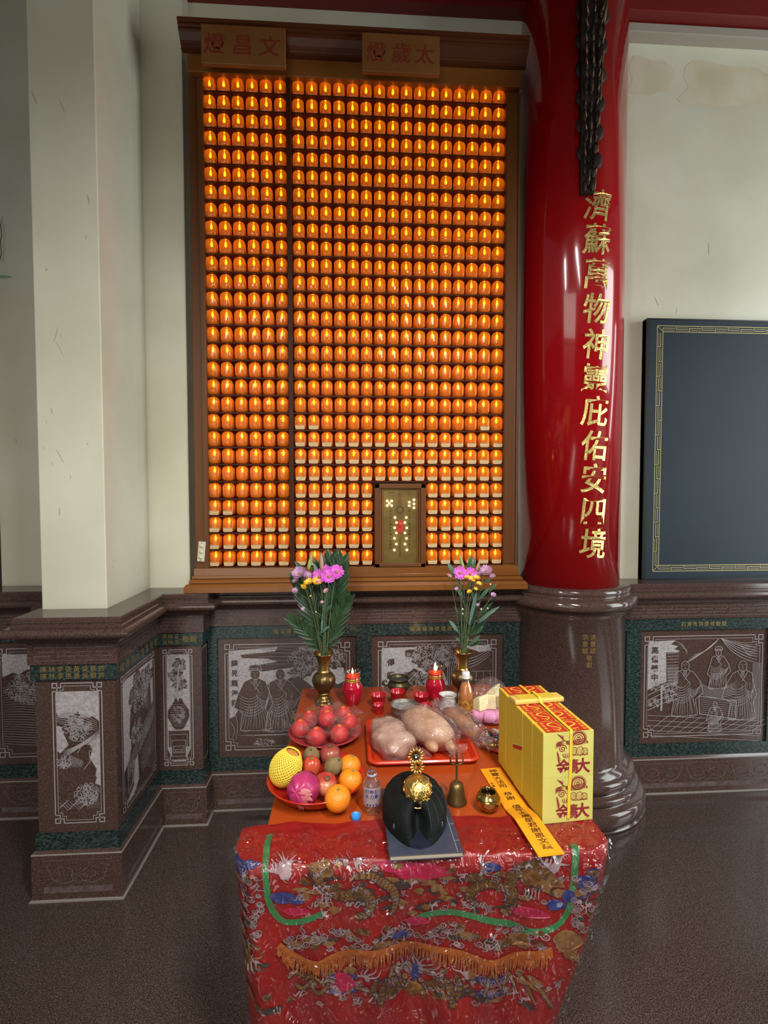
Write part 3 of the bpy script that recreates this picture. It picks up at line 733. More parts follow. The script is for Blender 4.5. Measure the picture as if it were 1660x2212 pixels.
for a, b_ in (((x0, z0), (1, 1)), ((x1, z0), (-1, 1)), ((x0, z1), (1, -1)), ((x1, z1), (-1, -1))): kb.rib([a, (a[0] + b_[0] * d, a[1] + b_[1] * d)], .003, fbd, .0008)
obj('gold_border', kb, M['goldline'], bd)

# thin wire hook at the left edge of the picture
w0 = at(2, 510, Y=2.66)
wr = MB().tube([w0 + Vector(p) for p in ((-.02, 0, .05), (0, -.005, .10), (-.006, 0, .07), (.004, -.004, .045), (.003, 0, .0), (.001, -.006, -.03), (0, 0, -.085), (-.01, 0, -.12))], .0016, 6)
tag(obj('wire_hook', wr, M['boardedge']), 'thin bent black wire hanging on the white wall at far left', 'wire')
gm = MB(); p0 = at(0, 597, Y=2.679); gm.poly([(p0.x - .05, p0.z - .006), (p0.x + .02, p0.z - .010), (p0.x + .055, p0.z - .004), (p0.x + .05, p0.z + .004), (p0.x - .05, p0.z + .010)], front(2.6795), 0)
o = obj('trim_10', gm, mat('green_paint_mark', (.25, .36, .28), .5)); o['kind'] = 'structure'
# ------------------------------------------------------------------ lamp cabinet
CF = 2.46                                                           # its front plane
cab = thing('lamp_cabinet', 'tall varnished wooden cabinet of glowing prayer lamps on the granite ledge', 'cabinet', (0, 0, 0))
fc = front(CF)
# frame
o = MB().box(-.748, -.683, CF, 2.675, 1.20, 3.505); o.box(-.708, -.685, CF - .006, CF, 1.235, 3.50)
obj('side_stile', o, M['wood'], cab, bevel=.003)
o = MB().box(.7385, .806, CF, 2.675, 1.20, 3.505); o.box(.742, .792, CF - .005, CF, 1.25, 3.46); o.box(.797, .806, CF - .008, CF, 1.235, 3.50)
obj('side_stile', o, M['wood'], cab, bevel=.003)
obj('top_rail', MB().box(-.748, .806, CF - .012, 2.675, 3.522, 3.60), M['woodh'], cab, bevel=.002)
cp = [(0, 3.600), (.022, 3.600), (.022, 3.606), (.016, 3.610), (.026, 3.618), (.026, 3.622), (.034, 3.630), (.052, 3.652), (.060, 3.656), (.060, 3.662), (.055, 3.665), (.066, 3.670), (.066, 3.677), (.060, 3.680), (.072, 3.684), (.072, 3.698), (-.04, 3.700), (-.19, 3.7)]
obj('cornice', MB().sweep([(-.768, CF - .012), (.822, CF - .012)], cp), mat('dark_cornice', (.085, .022, .008), .32, coat=.25), cab)
bp = [(0, 1.240), (.006, 1.238), (.006, 1.205), (.014, 1.203), (.014, 1.192), (.008, 1.190), (.020, 1.186), (.026, 1.178), (.026, 1.172), (.020, 1.170), (.036, 1.166), (.044, 1.154), (.044, 1.1285), (-.2, 1.1285)]
o = MB().sweep([(-.748, 2.675), (-.748, CF), (.806, CF), (.806, 2.675)], bp); o.box(-.748, .806, CF + .001, 2.675, 1.131, 1.239)
obj('base_moulding', o, M['woodh'], cab)
obj('back_panel', MB().box(-.68, .736, 2.60, 2.62, 1.235, 3.53), mat('amber_back_panel', (.22, .06, .008), .5), cab)
# lamp positions: 28 shelves; 6 lamps in the left bay, 16 in the right
LY = CF + .034
zb = [at(470, 1197, Y=LY).z, at(458, 178, Y=LY).z]
LX0 = [at(459 + .5, 700, Y=LY).x + k * (at(610, 700, Y=LY).x - at(459.5, 700, Y=LY).x) / 5 for k in range(6)]
xa, xb = at(648, 700, Y=LY).x, at(1074.5, 700, Y=LY).x
LX1 = [xa + k * (xb - xa) / 15 for k in range(16)]
PZ = (zb[1] - zb[0]) / 27; PX = (xb - xa) / 15
rowz = [zb[0] - .058 + k * PZ for k in range(28)]                   # shelf top of each row, bottom first
dx = (LX0[5] + LX1[0]) / 2
obj('divider', MB().box(dx - .011, dx + .011, CF - .002, 2.60, 1.235, 3.522), M['wooddark'], cab, bevel=.002)
DX0, DX1 = (LX1[5] + LX1[6]) / 2 + .003, (LX1[9] + LX1[10]) / 2 - .003
DZ0, DZ1 = rowz[0] - .012, rowz[5] - .011
for k, z in enumerate(rowz):
    for x0, x1 in [(-.683, dx - .011)] + ([(dx + .011, DX0), (DX1, .7385)] if k < 5 else [(dx + .011, .7385)]):
        obj('shelf', MB().box(x0, x1, CF + .004, 2.60, z - .006, z), M['wooddark'], cab)
# two hanging name boards
for x0, x1, z0, z1, txt, xs in ((at(435, 100, Y=2.36).x, at(617, 100, Y=2.36).x, 3.487, 3.655, '燈昌文', (-.60, -.478, -.36)), (at(782, 110, Y=2.36).x, at(950, 110, Y=2.36).x, 3.487, 3.655, '燈歲太', (.113, .226, .332))):
    sb = obj('sign_board', MB().box(x0, x1, CF - .105, CF - .083, z0, z1), M['signboard'], cab, bevel=.003)
    m = MB()
    for ch, x in zip(txt, xs): put(m, ch, x, (z0 + z1) / 2, .092, front(CF - .105), .0008, off=.010, shear=.10)
    obj('painted_characters', m, M['signred'], sb)
    obj('sign_bracket', MB().box(x0 + .05, x1 - .05, CF - .083, CF - .010, z0 + .06, z0 + .11), M['signboard'], sb)
# small door with a brass plate and pin lights
dr = obj('door', (lambda m: m.box(DX0, DX0 + .026, CF - .006, CF + .03, DZ0, DZ1) and m.box(DX1 - .026, DX1, CF - .006, CF + .03, DZ0, DZ1) and m.box(DX0, DX1, CF - .006, CF + .03, DZ0, DZ0 + .022) and m.box(DX0, DX1, CF - .006, CF + .03, DZ1 - .024, DZ1))(MB()), M['wood'], cab, bevel=.003)
m = MB()
for x in (DX0 + .030, DX0 + .039, DX1 - .030, DX1 - .039): m.box(x - .003, x + .003, CF + .002, CF + .02, DZ0 + .02, DZ1 - .02)
obj('door_beading', m, M['woodh'], dr, bevel=.001)
px0, px1 = DX0 + .045, DX1 - .045
obj('brass_plate', MB().box(DX0 + .02, DX1 - .02, CF + .014, CF + .022, DZ0 + .02, DZ1 - .022), mat('dull_brass_plate', (.17, .115, .026), .42, .4, var=(.13, .08, .016), vscale=20), dr)
fd = front(CF + .014); cxm = (px0 + px1) / 2
m = MB(); vtext(m, '八卦佛勅令', cxm, DZ1 - .038, .019, .0165, fd, .0008, off=.02)
obj('plate_lettering', m, M['signred'], dr); 
for s in (-1, 1):
    m = MB(); vtext(m, '甲乙丙丁戊己庚辛壬癸子丑寅卯', cxm + s * .046, DZ1 - .10, .012, .0165, fd, .0008); obj('side_verse', m, M['boardedge'], dr)
m = MB()
m.rib([(cxm + .016 * math.cos(k * PI / 9), DZ1 - .128 + .016 * math.sin(k * PI / 9)) for k in range(18)], .006, fd, .0008, closed=True)
for k in range(8): a = k * PI / 4; m.rib([(cxm + .045 + .004 * math.cos(a), DZ1 - .046 + .004 * math.sin(a)), (cxm + .045 + .011 * math.cos(a), DZ1 - .046 + .011 * math.sin(a))], .002, fd, .0008)
m.rib([(cxm - .058 + .005 * k, DZ1 - .046 + .003 * (k % 2)) for k in range(7)], .003, fd, .0008)
m.rib([(cxm, DZ0 + .05), (cxm, DZ0 + .14)], .006, fd, .0008, taper=True)
obj('plate_ornament', m, mat('dark_lettering', (.05, .025, .008), .5), dr)
m = MB(); zc = (DZ0 + DZ1) / 2 - .004
m.prism([(cxm - .014, zc - .03), (cxm + .014, zc - .03), (cxm + .018, zc), (cxm + .015, zc + .024), (cxm, zc + .033), (cxm - .015, zc + .024), (cxm - .018, zc)], fd, 0, .006)
m.ball((cxm, CF + .007, zc + .008), (.009, .004, .014), 10, 8)
obj('red_figure', m, mat('red_figure_paint', (.42, .03, .015), .4), dr, label='small red seated figure on the brass plate')
pin = MB().ball((0, -.003, 0), .0052, 12, 8).mesh('pin_light', mat('pin_light_glow', (1, .9, .5), .4, emit=(1, .76, .30), es=9))
k0 = (DZ1 - DZ0) / 2212 * 1.30
for qx, qy in ((518, 575), (625, 578), (570, 633), (518, 687), (623, 687), (1157, 550), (1047, 610), (1045, 690), (1157, 646), (1157, 738), (705, 973), (975, 973), (742, 1093), (940, 1093), (698, 1217), (985, 1220), (738, 1340), (943, 1340), (693, 1470), (978, 1470), (736, 1607), (945, 1607), (690, 1747), (988, 1745)):
    w = at(790 + qx / 11.06, 1030 + qy / 11.06, Y=CF + .013)
    obj('pin_light', pin, None, dr, loc=(w.x, CF + .013, w.z))
# switch strip on the left stile
sw = thing('switch_plate', 'tilted cream three-gang switch plate on the left side of the cabinet', 'switch', (at(437, 1191, Y=CF).x, CF - .007, at(437, 1191, Y=CF).z), rot=(0, math.radians(5), 0))
obj('plate', MB().box(-.017, .017, -.008, 0, -.048, .048), mat('cream_plastic', (.55, .50, .38), .4), sw, bevel=.003)
for z in (-.027, 0, .027): obj('button', MB().lathe([(.0, .004), (.009, .003), (.009, 0)], 14), mat('switch_button', (.62, .58, .46), .35), sw, loc=(0, -.008, z), rot=(PI / 2, 0, 0))
for z in (-.042, .042): obj('screw', MB().lathe([(.0, .001), (.003, .001), (.003, 0)], 10), mat('screw_steel', (.4, .4, .4), .4, 1), sw, loc=(0, -.008, z), rot=(PI / 2, 0, 0))

# ------------------------------------------------------------------ the lamps
def jar_material(name, col, tr):
    m = bpy.data.materials.new(name); m.use_nodes = True; t = m.node_tree; t.nodes.remove(t.nodes['Principled BSDF']); out = t.nodes['Material Output']
    a = nd(t, 'ShaderNodeBsdfTransparent'); a.inputs[0].default_value = (*tr, 1)
    b = nd(t, 'ShaderNodeBsdfTranslucent'); b.inputs[0].default_value = (*col, 1)
    g = nd(t, 'ShaderNodeBsdfGlossy'); g.inputs[0].default_value = (1, .9, .8, 1); g.inputs['Roughness'].default_value = .12
    d = nd(t, 'ShaderNodeBsdfDiffuse'); d.inputs[0].default_value = (*col, 1)
    m0 = nd(t, 'ShaderNodeMixShader'); m0.inputs[0].default_value = .35
    t.links.new(b.outputs[0], m0.inputs[1]); t.links.new(d.outputs[0], m0.inputs[2])
    m1 = nd(t, 'ShaderNodeMixShader'); m1.inputs[0].default_value = .62
    t.links.new(a.outputs[0], m1.inputs[1]); t.links.new(m0.outputs[0], m1.inputs[2])
    f = nd(t, 'ShaderNodeFresnel'); f.inputs[0].default_value = 1.35
    m2 = nd(t, 'ShaderNodeMixShader'); t.links.new(f.outputs[0], m2.inputs[0]); t.links.new(m1.outputs[0], m2.inputs[1]); t.links.new(g.outputs[0], m2.inputs[2])
    t.links.new(m2.outputs[0], out.inputs[0]); return m
AMBER = jar_material('amber_glass', (1.0, .42, .05), (1, .50, .08))
BULB = mat('lamp_glow', (1, .7, .3), .5, emit=(1, .40, .06), es=11)
FIG = mat('amber_figurine', (.95, .34, .04), .45)
CARD = mat('paper_card', (.74, .53, .27), .6); INK = mat('card_print', (.20, .10, .04), .6)
def rsq(a, p=4.5): return 1 / (abs(math.cos(a)) ** p + abs(math.sin(a)) ** p) ** (1 / p)
jm = MB().lathe([(a_, b_ * 1.045) for a_, b_ in [(.0, .002), (.019, .002), (.0225, .006), (.0262, .011), (.0272, .020), (.0274, .048), (.0266, .058), (.0225, .0655), (.0170, .068), (.0170, .070)]], 20, fn=lambda a, z: rsq(a))
JAR = jm.mesh('jar', AMBER)
bm_ = MB().lathe([(.0, .040), (.0042, .044), (.0062, .050), (.0058, .056), (.0035, .063), (.0026, .070), (.0, .0705)], 10)
BUL = bm_.mesh('bulb', BULB)
fg = MB().lathe([(.014, .0035), (.016, .008), (.014, .013), (.009, .017), (.0095, .024), (.007, .029), (.0045, .031), (.0055, .035), (.0045, .039), (.0, .041)], 12)
FGM = fg.mesh('figurine', FIG)
cm = MB(); fcd = lambda x, y, h: Vector((x, -.0280 - h, y))
cm.add([fcd(x, y, 0) for x, y in ((-.022, .007), (-.018, .004), (.018, .004), (.022, .007), (.022, .0225), (-.022, .0225))], [(0, 1, 2, 3, 4, 5)])
for k in range(3): cm.rib([(-.018, .0195 - k * .005), (.018, .0195 - k * .005)], .0013, fcd, .0005, 1)
cm.rib([(-.0195, .008), (.0195, .008), (.0195, .021), (-.0195, .021)], .0007, fcd, .0005, 1, closed=True)
CARDM = cm.mesh('name_card', [CARD, INK])
def lamp_at(row, bay, col): return (LX0 if bay == 0 else LX1)[col], LY + .003, rowz[row]
ORD = ['first', 'second', 'third', 'fourth', 'fifth', 'sixth', 'seventh', 'eighth', 'ninth', 'tenth', 'eleventh', 'twelfth', 'thirteenth', 'fourteenth', 'fifteenth', 'sixteenth']
def carded(r, bay, c):
    if bay == 0: return r <= 2 or (r == 3 and c < 2)
    return r <= 7 or (r == 8 and c in (0, 1, 14))
first = {}
rest = MB(); n_ind = 0
order = [(r, b, c) for r in range(28) for b in (0, 1) for c in range(6 if b == 0 else 16) if not (b == 1 and r < 5 and 6 <= c <= 9)]
for r, bay, c in order:
    x, y, z = lamp_at(r, bay, c)
    tilt = rnd.uniform(-.05, .05)
    if n_ind < 300:
        n_ind += 1
        k = carded(r, bay, c)
        where = ORD[c] + ' from left' if r != 0 else ORD[c] + ' from left'
        shelf = 'bottom shelf' if r == 0 else ORD[r] + ' shelf up'
        lab = ('amber prayer lamp with cream card' if k else 'plain amber glass prayer lamp') + ', ' + where + ', ' + shelf + ', ' + ('narrow left bay' if bay == 0 else 'wide right bay')
        if k in first: p = copy_tree(first[k]); p.location = (x, y, z); p.rotation_euler.z = tilt; p['label'] = lab
        else:
            p = thing('prayer_lamp', lab, 'lamp', (x, y, z), tilt, 'prayer lamps in the cabinet')
            obj('jar', JAR, None, p); obj('bulb', BUL, None, p); obj('figurine', FGM, None, p)
            if k: obj('name_card', CARDM, None, p, label='cream printed name card')
            first[k] = p
    else:
        T = Matrix.Translation((x, y, z)) @ Matrix.Rotation(tilt, 4, 'Z')
        rest.join(jm, T, 0); rest.join(bm_, T, 1); rest.join(fg, T, 2)
tag(obj('prayer_lamps', rest, [AMBER, BULB, FIG]), 'upper shelves of glowing amber prayer lamps, above the individually carded rows', 'lamps', kind='stuff')
# ------------------------------------------------------------------ offering table
TZ = .68
tb = thing('offering_table', 'red-orange lacquered offering table holding the food, partly under the altar cloth', 'table', (.21, 1.82, 0))
TM = mat('orange_lacquer', (.33, .046, .008), .22, coat=.35, var=(.40, .062, .010), vscale=4, stretch=(1, .25, 1))
L = lambda x0, x1, y0, y1, z0, z1: MB().box(x0 - .21, x1 - .21, y0 - 1.82, y1 - 1.82, z0, z1)
obj('tabletop', L(-.240, .650, 1.272, 2.375, TZ - .028, TZ), TM, tb, bevel=.005)
for y0, y1 in ((1.42, 1.44), (2.33, 2.35)): obj('apron', L(-.125, .525, y0, y1, TZ - .11, TZ - .028), TM, tb)
for x0, x1 in ((-.125, -.105), (.505, .525)): obj('apron', L(x0, x1, 1.44, 2.33, TZ - .11, TZ - .028), TM, tb)
for x in (-.13, .485):
    for y in (1.40, 2.31): obj('leg', L(x, x + .045, y, y + .045, 0, TZ - .028), TM, tb, bevel=.004)

# ------------------------------------------------------------------ embroidered altar cloth
YE = 1.222                                                           # the hanging front of the cloth
def wav(x, s, k=1):
    return (math.sin(x * 23 * k + s * 3) * .5 + math.sin(x * 41 * k + 1.3 - s * 7) * .3 + math.sin(x * 9 * k + 2.1 + s * 4) * .6)
def cloth(X, s, h=0.0):
    """X across at the table edge, s down the drop (negative: back over the table top)"""
    def raw(X, s):
        e = .022
        fold = .024 * min(1, max(0, s) / .30) * wav(X, s)
        edge = max(0, (abs(X - .1815) - .425)) / .06
        back = (.055 if X < .18 else .030) * edge * edge
        if s < 0:
            z = TZ + .0058 + .0022 * math.sin(X * 37 + s * 60) * math.sin(X * 17 - s * 90) + .0015 * math.sin(X * 71 + s * 33)
            edge_x = max(0, abs(X - .1815) - .42)
            return Vector((X, YE + .012 - s + .006 * math.sin(X * 26) * min(1, -s / .03) + back * max(0, 1 + s / .05), z - .5 * edge_x * edge_x * max(0, 1 + s / .05)))
        a = min(1, s / .03) * PI / 2
        y = YE + .012 * (1 - math.sin(a)) ; z = TZ + .0058 - (s if s > .03 else .03 * (1 - math.cos(a)) * (s / .03) + 0)
        z = TZ + .0058 - s + .004 * (1 - min(1, s / .03))
        x = X
        if X > .3: x -= (X - .3) / .366 * .080 * (s / .40)
        else: x += (.3 - X) / .6 * .025 * (s / .40)
        return Vector((x, y - fold + back + .08 * s, z))
    p = raw(X, s)
    if h:
        a = raw(X + .003, s) - raw(X - .003, s); b = raw(X, s + .003) - raw(X, s - .003)
        n = a.cross(b); n.normalize()
        if (s >= 0 and n.y > 0) or (s < 0 and n.z < 0): n = -n
        p = p + n * h
    return p
ac = thing('altar_cloth', 'red silk altar cloth embroidered with dragons draped over the front of the table', 'cloth', (0, 0, 0))
XL, XR, SB = -.303, .666, .56
silk = mat('red_silk', (.20, .006, .006), .42, var=(.25, .010, .009), vscale=12, bump=.15, bscale=60)
obj('silk', MB().grid(lambda u, v: cloth(XL + (XR - XL) * u, -.15 + (SB + .15) * v), 120, 90), silk, ac)
# embroidery -----------------------------------------------------------
fc_ = lambda x, y, h: cloth(x, -y, h)                                 # y up, so s = -y
def densify(pts, step=.012):
    out = []
    for a, b in zip(pts, pts[1:]):
        n = max(1, int(math.hypot(b[0] - a[0], b[1] - a[1]) / step))
        out += [(a[0] + (b[0] - a[0]) * k / n, a[1] + (b[1] - a[1]) * k / n) for k in range(n)]
    return out + [pts[-1]]
def spline(pts, n=8):
    out = []; N = len(pts)
    for i in range(N - 1):
        p0, p1, p2, p3 = pts[max(0, i - 1)], pts[i], pts[i + 1], pts[min(N - 1, i + 2)]
        for k in range(n):
            t = k / n
            out.append(tuple(.5 * (2 * p1[j] + (p2[j] - p0[j]) * t + (2 * p0[j] - 5 * p1[j] + 4 * p2[j] - p3[j]) * t * t + (3 * p1[j] - p0[j] - 3 * p2[j] + p3[j]) * t ** 3) for j in (0, 1)))
    return out + [pts[-1]]
def px(pts, Y=1.215):
    """real points on the hanging cloth for marks seen in the photograph"""
    out = []
    for a, b in pts:
        w = at(a, b, Y=Y); s = TZ + .0045 - w.z
        if s < 0: w = at(a, b, Z=TZ + .005); s = -(w.y - YE - .012); s = min(s, 0)
        X = w.x
        if s > 0:
            k = .080 * (s / .40) / .366
            X = (X - .3 * k) / (1 - k) if X > .3 - .0 else X
            k2 = .025 * (s / .40) / .6
            if w.x <= .3: X = (w.x - .3 * k2) / (1 - k2)
        out.append((max(XL + .004, min(XR - .004, X)), -s))
    return out
E_gold = mat('gold_thread', (.25, .12, .03), .42, .4, var=(.13, .05, .012), vscale=60)
E_brown = mat('bronze_thread', (.16, .065, .022), .55, .15, var=(.24, .12, .04), vscale=50)
E_green = mat('green_satin', (.028, .13, .042), .42, var=(.04, .19, .065), vscale=18)
E_silver = mat('silver_thread', (.31, .25, .25), .4, .3, var=(.20, .12, .13), vscale=70)
E_blue = mat('blue_thread', (.016, .018, .10), .45, var=(.04, .05, .17), vscale=50)
E_lilac = mat('lilac_thread', (.37, .27, .28), .5, var=(.26, .15, .17), vscale=40)
E_pink = mat('magenta_satin', (.38, .012, .06), .4, var=(.30, .01, .04), vscale=20)
E_orange = mat('orange_fringe_thread', (.36, .095, .014), .6, var=(.26, .06, .008), vscale=90)
E_dark = mat('dark_outline_thread', (.035, .018, .016), .7)
g = MB()
for pts, w in (([(584, 1806), (577, 1830), (573, 1870), (574, 1910), (580, 1955), (596, 1985), (618, 2000), (650, 1998), (676, 1992), (700, 1984)], .016),
               ([(892, 2018), (915, 2000), (950, 1992), (1000, 1992), (1050, 1996), (1100, 2012), (1145, 2028), (1180, 2020), (1215, 2000), (1236, 1962), (1243, 1910), (1246, 1870), (1240, 1826)], .018)):
    g.rib(spline(px(pts), 6), w, fc_, .0022)
obj('green_border', g, E_green, ac)
gd = MB(); ol = MB(); sv = MB(); bl = MB(); li = MB(); br_ = MB(); pk = MB()
def body(pts, w0, w1, mb=gd, scale=True):
    p = spline(px(pts), 7); n = len(p); ws = [w0 + (w1 - w0) * math.sin(PI * min(1, (i + 1) / n)) for i in range(n)]
    mb.rib(p, ws, fc_, .0030); 
    if scale:
        for i in range(1, n - 1, 2):
            a = Vector((p[i + 1][0] - p[i - 1][0], p[i + 1][1] - p[i - 1][1])).normalized(); nn = Vector((-a.y, a.x))
            for q in (-.5, 0, .5):
                c = Vector(p[i]) + nn * q * ws[i] * .8
                ol.rib([tuple(c + nn * .22 * ws[i]), tuple(c + a * ws[i] * .25), tuple(c - nn * .22 * ws[i])], .0014, fc_, .0040)
    for sgn in (-1, 1): ol.rib([(p[i][0] + sgn * (-(p[min(i + 1, n - 1)][1] - p[max(i - 1, 0)][1])) / max(1e-6, math.dist(p[min(i + 1, n - 1)], p[max(i - 1, 0)])) * ws[i] / 2, p[i][1] + sgn * (p[min(i + 1, n - 1)][0] - p[max(i - 1, 0)][0]) / max(1e-6, math.dist(p[min(i + 1, n - 1)], p[max(i - 1, 0)])) * ws[i] / 2) for i in range(n)], .002, fc_, .0038)
def blob(mb, cx, cy, rx, ry, wob=.15, n=22, h=.0032, ph=0):
    mb.poly(px([(cx + rx * math.cos(k * 2 * PI / n) * (1 + wob * math.sin(4 * k * 2 * PI / n + ph)), cy + ry * math.sin(k * 2 * PI / n) * (1 + wob * math.cos(3 * k * 2 * PI / n + ph))) for k in range(n)]), fc_, h)
def flames(mb, cx, cy, n, l, a0, a1, w=.008):
    for k in range(n):
        a = a0 + (a1 - a0) * k / max(1, n - 1); ll = l * rnd.uniform(.7, 1.15)
        pts = [(cx + t * ll * math.cos(a) + 5 * math.sin(t * 6 + k) * -math.sin(a), cy + t * ll * math.sin(a) + 5 * math.sin(t * 6 + k) * math.cos(a)) for t in (0, .2, .4, .6, .8, 1)]
        p = spline(px(pts), 4); mb.rib(p, [w * (1 - i / len(p)) + .0008 for i in range(len(p))], fc_, .0034)
def curl(mb, cx, cy, r, s=1, w=.005, turns=1.6):
    mb.rib(px([(cx + s * r * (1 - t / 14) * math.cos(t / 12 * turns * 2 * PI), cy + r * .8 * (1 - t / 14) * math.sin(t / 12 * turns * 2 * PI)) for t in range(13)]), [w * (1 - .05 * t) for t in range(13)], fc_, .0034)
# the two dragons of the valance
body([(672, 1880), (690, 1910), (716, 1935), (752, 1942), (778, 1930), (800, 1946), (796, 1975), (770, 1988)], .016, .030)
body([(760, 1900), (800, 1896), (826, 1910), (850, 1930), (856, 1960), (846, 1990)], .010, .024, br_)
blob(gd, 694, 1888, 26, 20); blob(br_, 688, 1880, 14, 12, h=.0042)
body([(1190, 1900), (1160, 1880), (1125, 1888), (1105, 1915), (1112, 1950), (1098, 1975)], .020, .034)
body([(1090, 1925), (1060, 1915), (1030, 1925), (1018, 1950), (1036, 1965)], .012, .026)
body([(1010, 1908), (1030, 1900), (1050, 1908)], .012, .022); body([(1120, 1960), (1105, 1985), (1085, 1975)], .008, .018, br_)
blob(br_, 1180, 1905, 30, 20); blob(gd, 1150, 1900, 22, 20, h=.0042)
for x, y, s in ((1200, 1912, 1), (1165, 1925, -1), (1140, 1935, 1), (1152, 1945, 1), (705, 1905, 1), (670, 1895, -1)): curl(ol, x, y, 9, s, .003)
for k in range(5): li.rib(spline(px([(1138 + k * 8, 1926), (1140 + k * 7, 1940), (1132 + k * 9, 1952)]), 5), .0032, fc_, .0046, taper=True)
flames(li, 615, 1902, 9, 58, -2.7, -.9, .011); flames(li, 1196, 1888, 9, 46, -2.5, -.5, .010); flames(li, 690, 1930, 5, 50, .4, 1.2, .005); flames(sv, 750, 1880, 6, 40, -2.9, -1.5, .005); flames(sv, 1040, 1890, 6, 42, -1.4, .1, .005)
for x, y, rx, ry in ((516, 1893, 18, 16), (542, 1876, 15, 14), (614, 1945, 32, 13), (642, 1950, 16, 9), (1205, 1962, 22, 12), (1232, 1942, 16, 14), (1270, 1910, 26, 16), (1285, 1890, 14, 12), (870, 2046, 24, 10), (1066, 1880, 20, 8), (1262, 1935, 14, 10)): blob(bl, x, y, rx, ry, .1)
for x, y, r in ((516, 1893, 15), (542, 1876, 12), (516, 1893, 8), (1270, 1910, 14)): curl(sv, x, y, r, 1, .0022, 1)
blob(pk, 915, 1892, 62, 18, .1); blob(pk, 860, 1880, 40, 10, .1); blob(pk, 905, 2012, 26, 12, .15); blob(pk, 1150, 1985, 42, 12, .1); blob(pk, 640, 1975, 30, 9, .1)
# a cloud and coin band below, silver and gold
q = random.Random(11)
for k in range(30):
    x = 622 + k * 19; y = 2040 + 10 * math.sin(k * .9) + q.uniform(-6, 8)
    curl(sv, x, y, q.uniform(7, 14), 1 if k % 2 else -1, .0042)
for k in range(26): x = q.uniform(610, 1200); flames(sv, x, q.uniform(2020, 2066), 2, q.uniform(14, 30), q.uniform(0, 3), q.uniform(3, 6), .0035)
for k in range(5): blob(gd, 1085 + k * 14, 2058 - 3 * k, 13, 12, .05); curl(ol, 1085 + k * 14, 2058 - 3 * k, 10, 1, .002, 1)
blob(gd, 640, 2052, 16, 10); blob(gd, 668, 2040, 12, 10)
for k in range(40):
    side_ = k % 2; x = q.uniform(514, 566) if side_ == 0 else q.uniform(1244, 1300); y = q.uniform(1910, 2040)
    if x > 1310 - (y - 1850) * .24: continue
    curl(sv, x, y, q.uniform(6, 11), 1 if k % 3 else -1, .0042)
blob(br_, 535, 2062, 30, 22); blob(br_, 1232, 2040, 34, 24, .1); blob(gd, 1236, 2070, 16, 10); blob(gd, 530, 2100, 22, 14)
for k in range(16): flames(br_, q.choice((530, 1235)) + q.uniform(-18, 18), 2060, 1, 40, 1.2, 1.9, .006)
# the lower lion face
for s in (-1, 1):
    c = 904
    body([(c + s * 14, 2185), (c + s * 40, 2165), (c + s * 62, 2150), (c + s * 76, 2168), (c + s * 80, 2205)], .014, .024)
    body([(c + s * 84, 2190), (c + s * 96, 2160), (c + s * 86, 2130)], .008, .016)
    flames(sv, c + s * 8, 2150, 6, 62, -1.57 - s * .2, -1.57 + s * 1.2, .008); flames(li, c + s * 110, 2140, 5, 40, -2.4, -.7, .007)
    blob(gd, c + s * 50, 2182, 18, 13); blob(ol, c + s * 50, 2182, 7, 6, .05, h=.0046)
    for k in range(8): curl(sv, c + s * (150 + 14 * (k % 4)), 2140 + 22 * (k // 4), 12, s, .005)
    for k in range(6): curl(bl, c + s * (140 + 22 * (k % 3)), 2132 + 34 * (k // 3), 10, -s, .006)
blob(gd, 904, 2192, 24, 16); blob(bl, 904, 2150, 12, 22); blob(pk, 740, 2150, 30, 24, .1)
for k in range(5): curl(sv, 700 + 10 * k, 2120 + 16 * k, 10, 1, .004)
q2 = random.Random(5)
def fill(n, x0, x1, y0, y1, what):
    for _ in range(n):
        x, y = q2.uniform(x0, x1), q2.uniform(y0, y1); w = q2.choice(what)
        if w == 'f': flames(q2.choice((li, sv)), x, y, 3, q2.uniform(12, 26), q2.uniform(0, 3), q2.uniform(3, 6.2), .0042)
        elif w == 'c': curl(q2.choice((sv, sv, li)), x, y, q2.uniform(5, 11), q2.choice((-1, 1)), .0038)
        elif w == 'b': blob(br_, x, y, q2.uniform(8, 20), q2.uniform(5, 11), .2, ph=x)
        elif w == 'g': blob(gd, x, y, q2.uniform(6, 12), q2.uniform(5, 9), .15, ph=y); curl(ol, x, y, 6, 1, .0018)
        elif w == 'd': blob(ol, x, y, q2.uniform(8, 26), q2.uniform(4, 9), .25, ph=x, h=.0026)
fill(46, 640, 880, 1875, 1985, 'ffcbgdd'); fill(46, 960, 1220, 1880, 1985, 'ffcbgdd'); fill(24, 860, 990, 1905, 1995, 'bddcf')
fill(70, 620, 1190, 2015, 2068, 'fccgbd'); fill(70, 560, 1220, 2120, 2205, 'ffccbbgd'); fill(26, 510, 560, 1900, 2200, 'fcbgd'); fill(26, 1245, 1290, 1880, 2010, 'fcbgd')
for k in range(18): body([(600 + 36 * k % 560 + 20, 2130 + 9 * (k % 7)), (616 + 36 * k % 560 + 20, 2118 + 11 * (k % 6)), (640 + 36 * k % 560 + 20, 2136 + 8 * (k % 8))], .006, .013, br_, False)
obj('gold_embroidery', gd, E_gold, ac); obj('bronze_embroidery', br_, E_brown, ac); obj('silver_embroidery', sv, E_silver, ac); obj('blue_embroidery', bl, E_blue, ac)
obj('lilac_embroidery', li, E_lilac, ac); obj('magenta_embroidery', pk, E_pink, ac); obj('outline_stitching', ol, E_dark, ac)
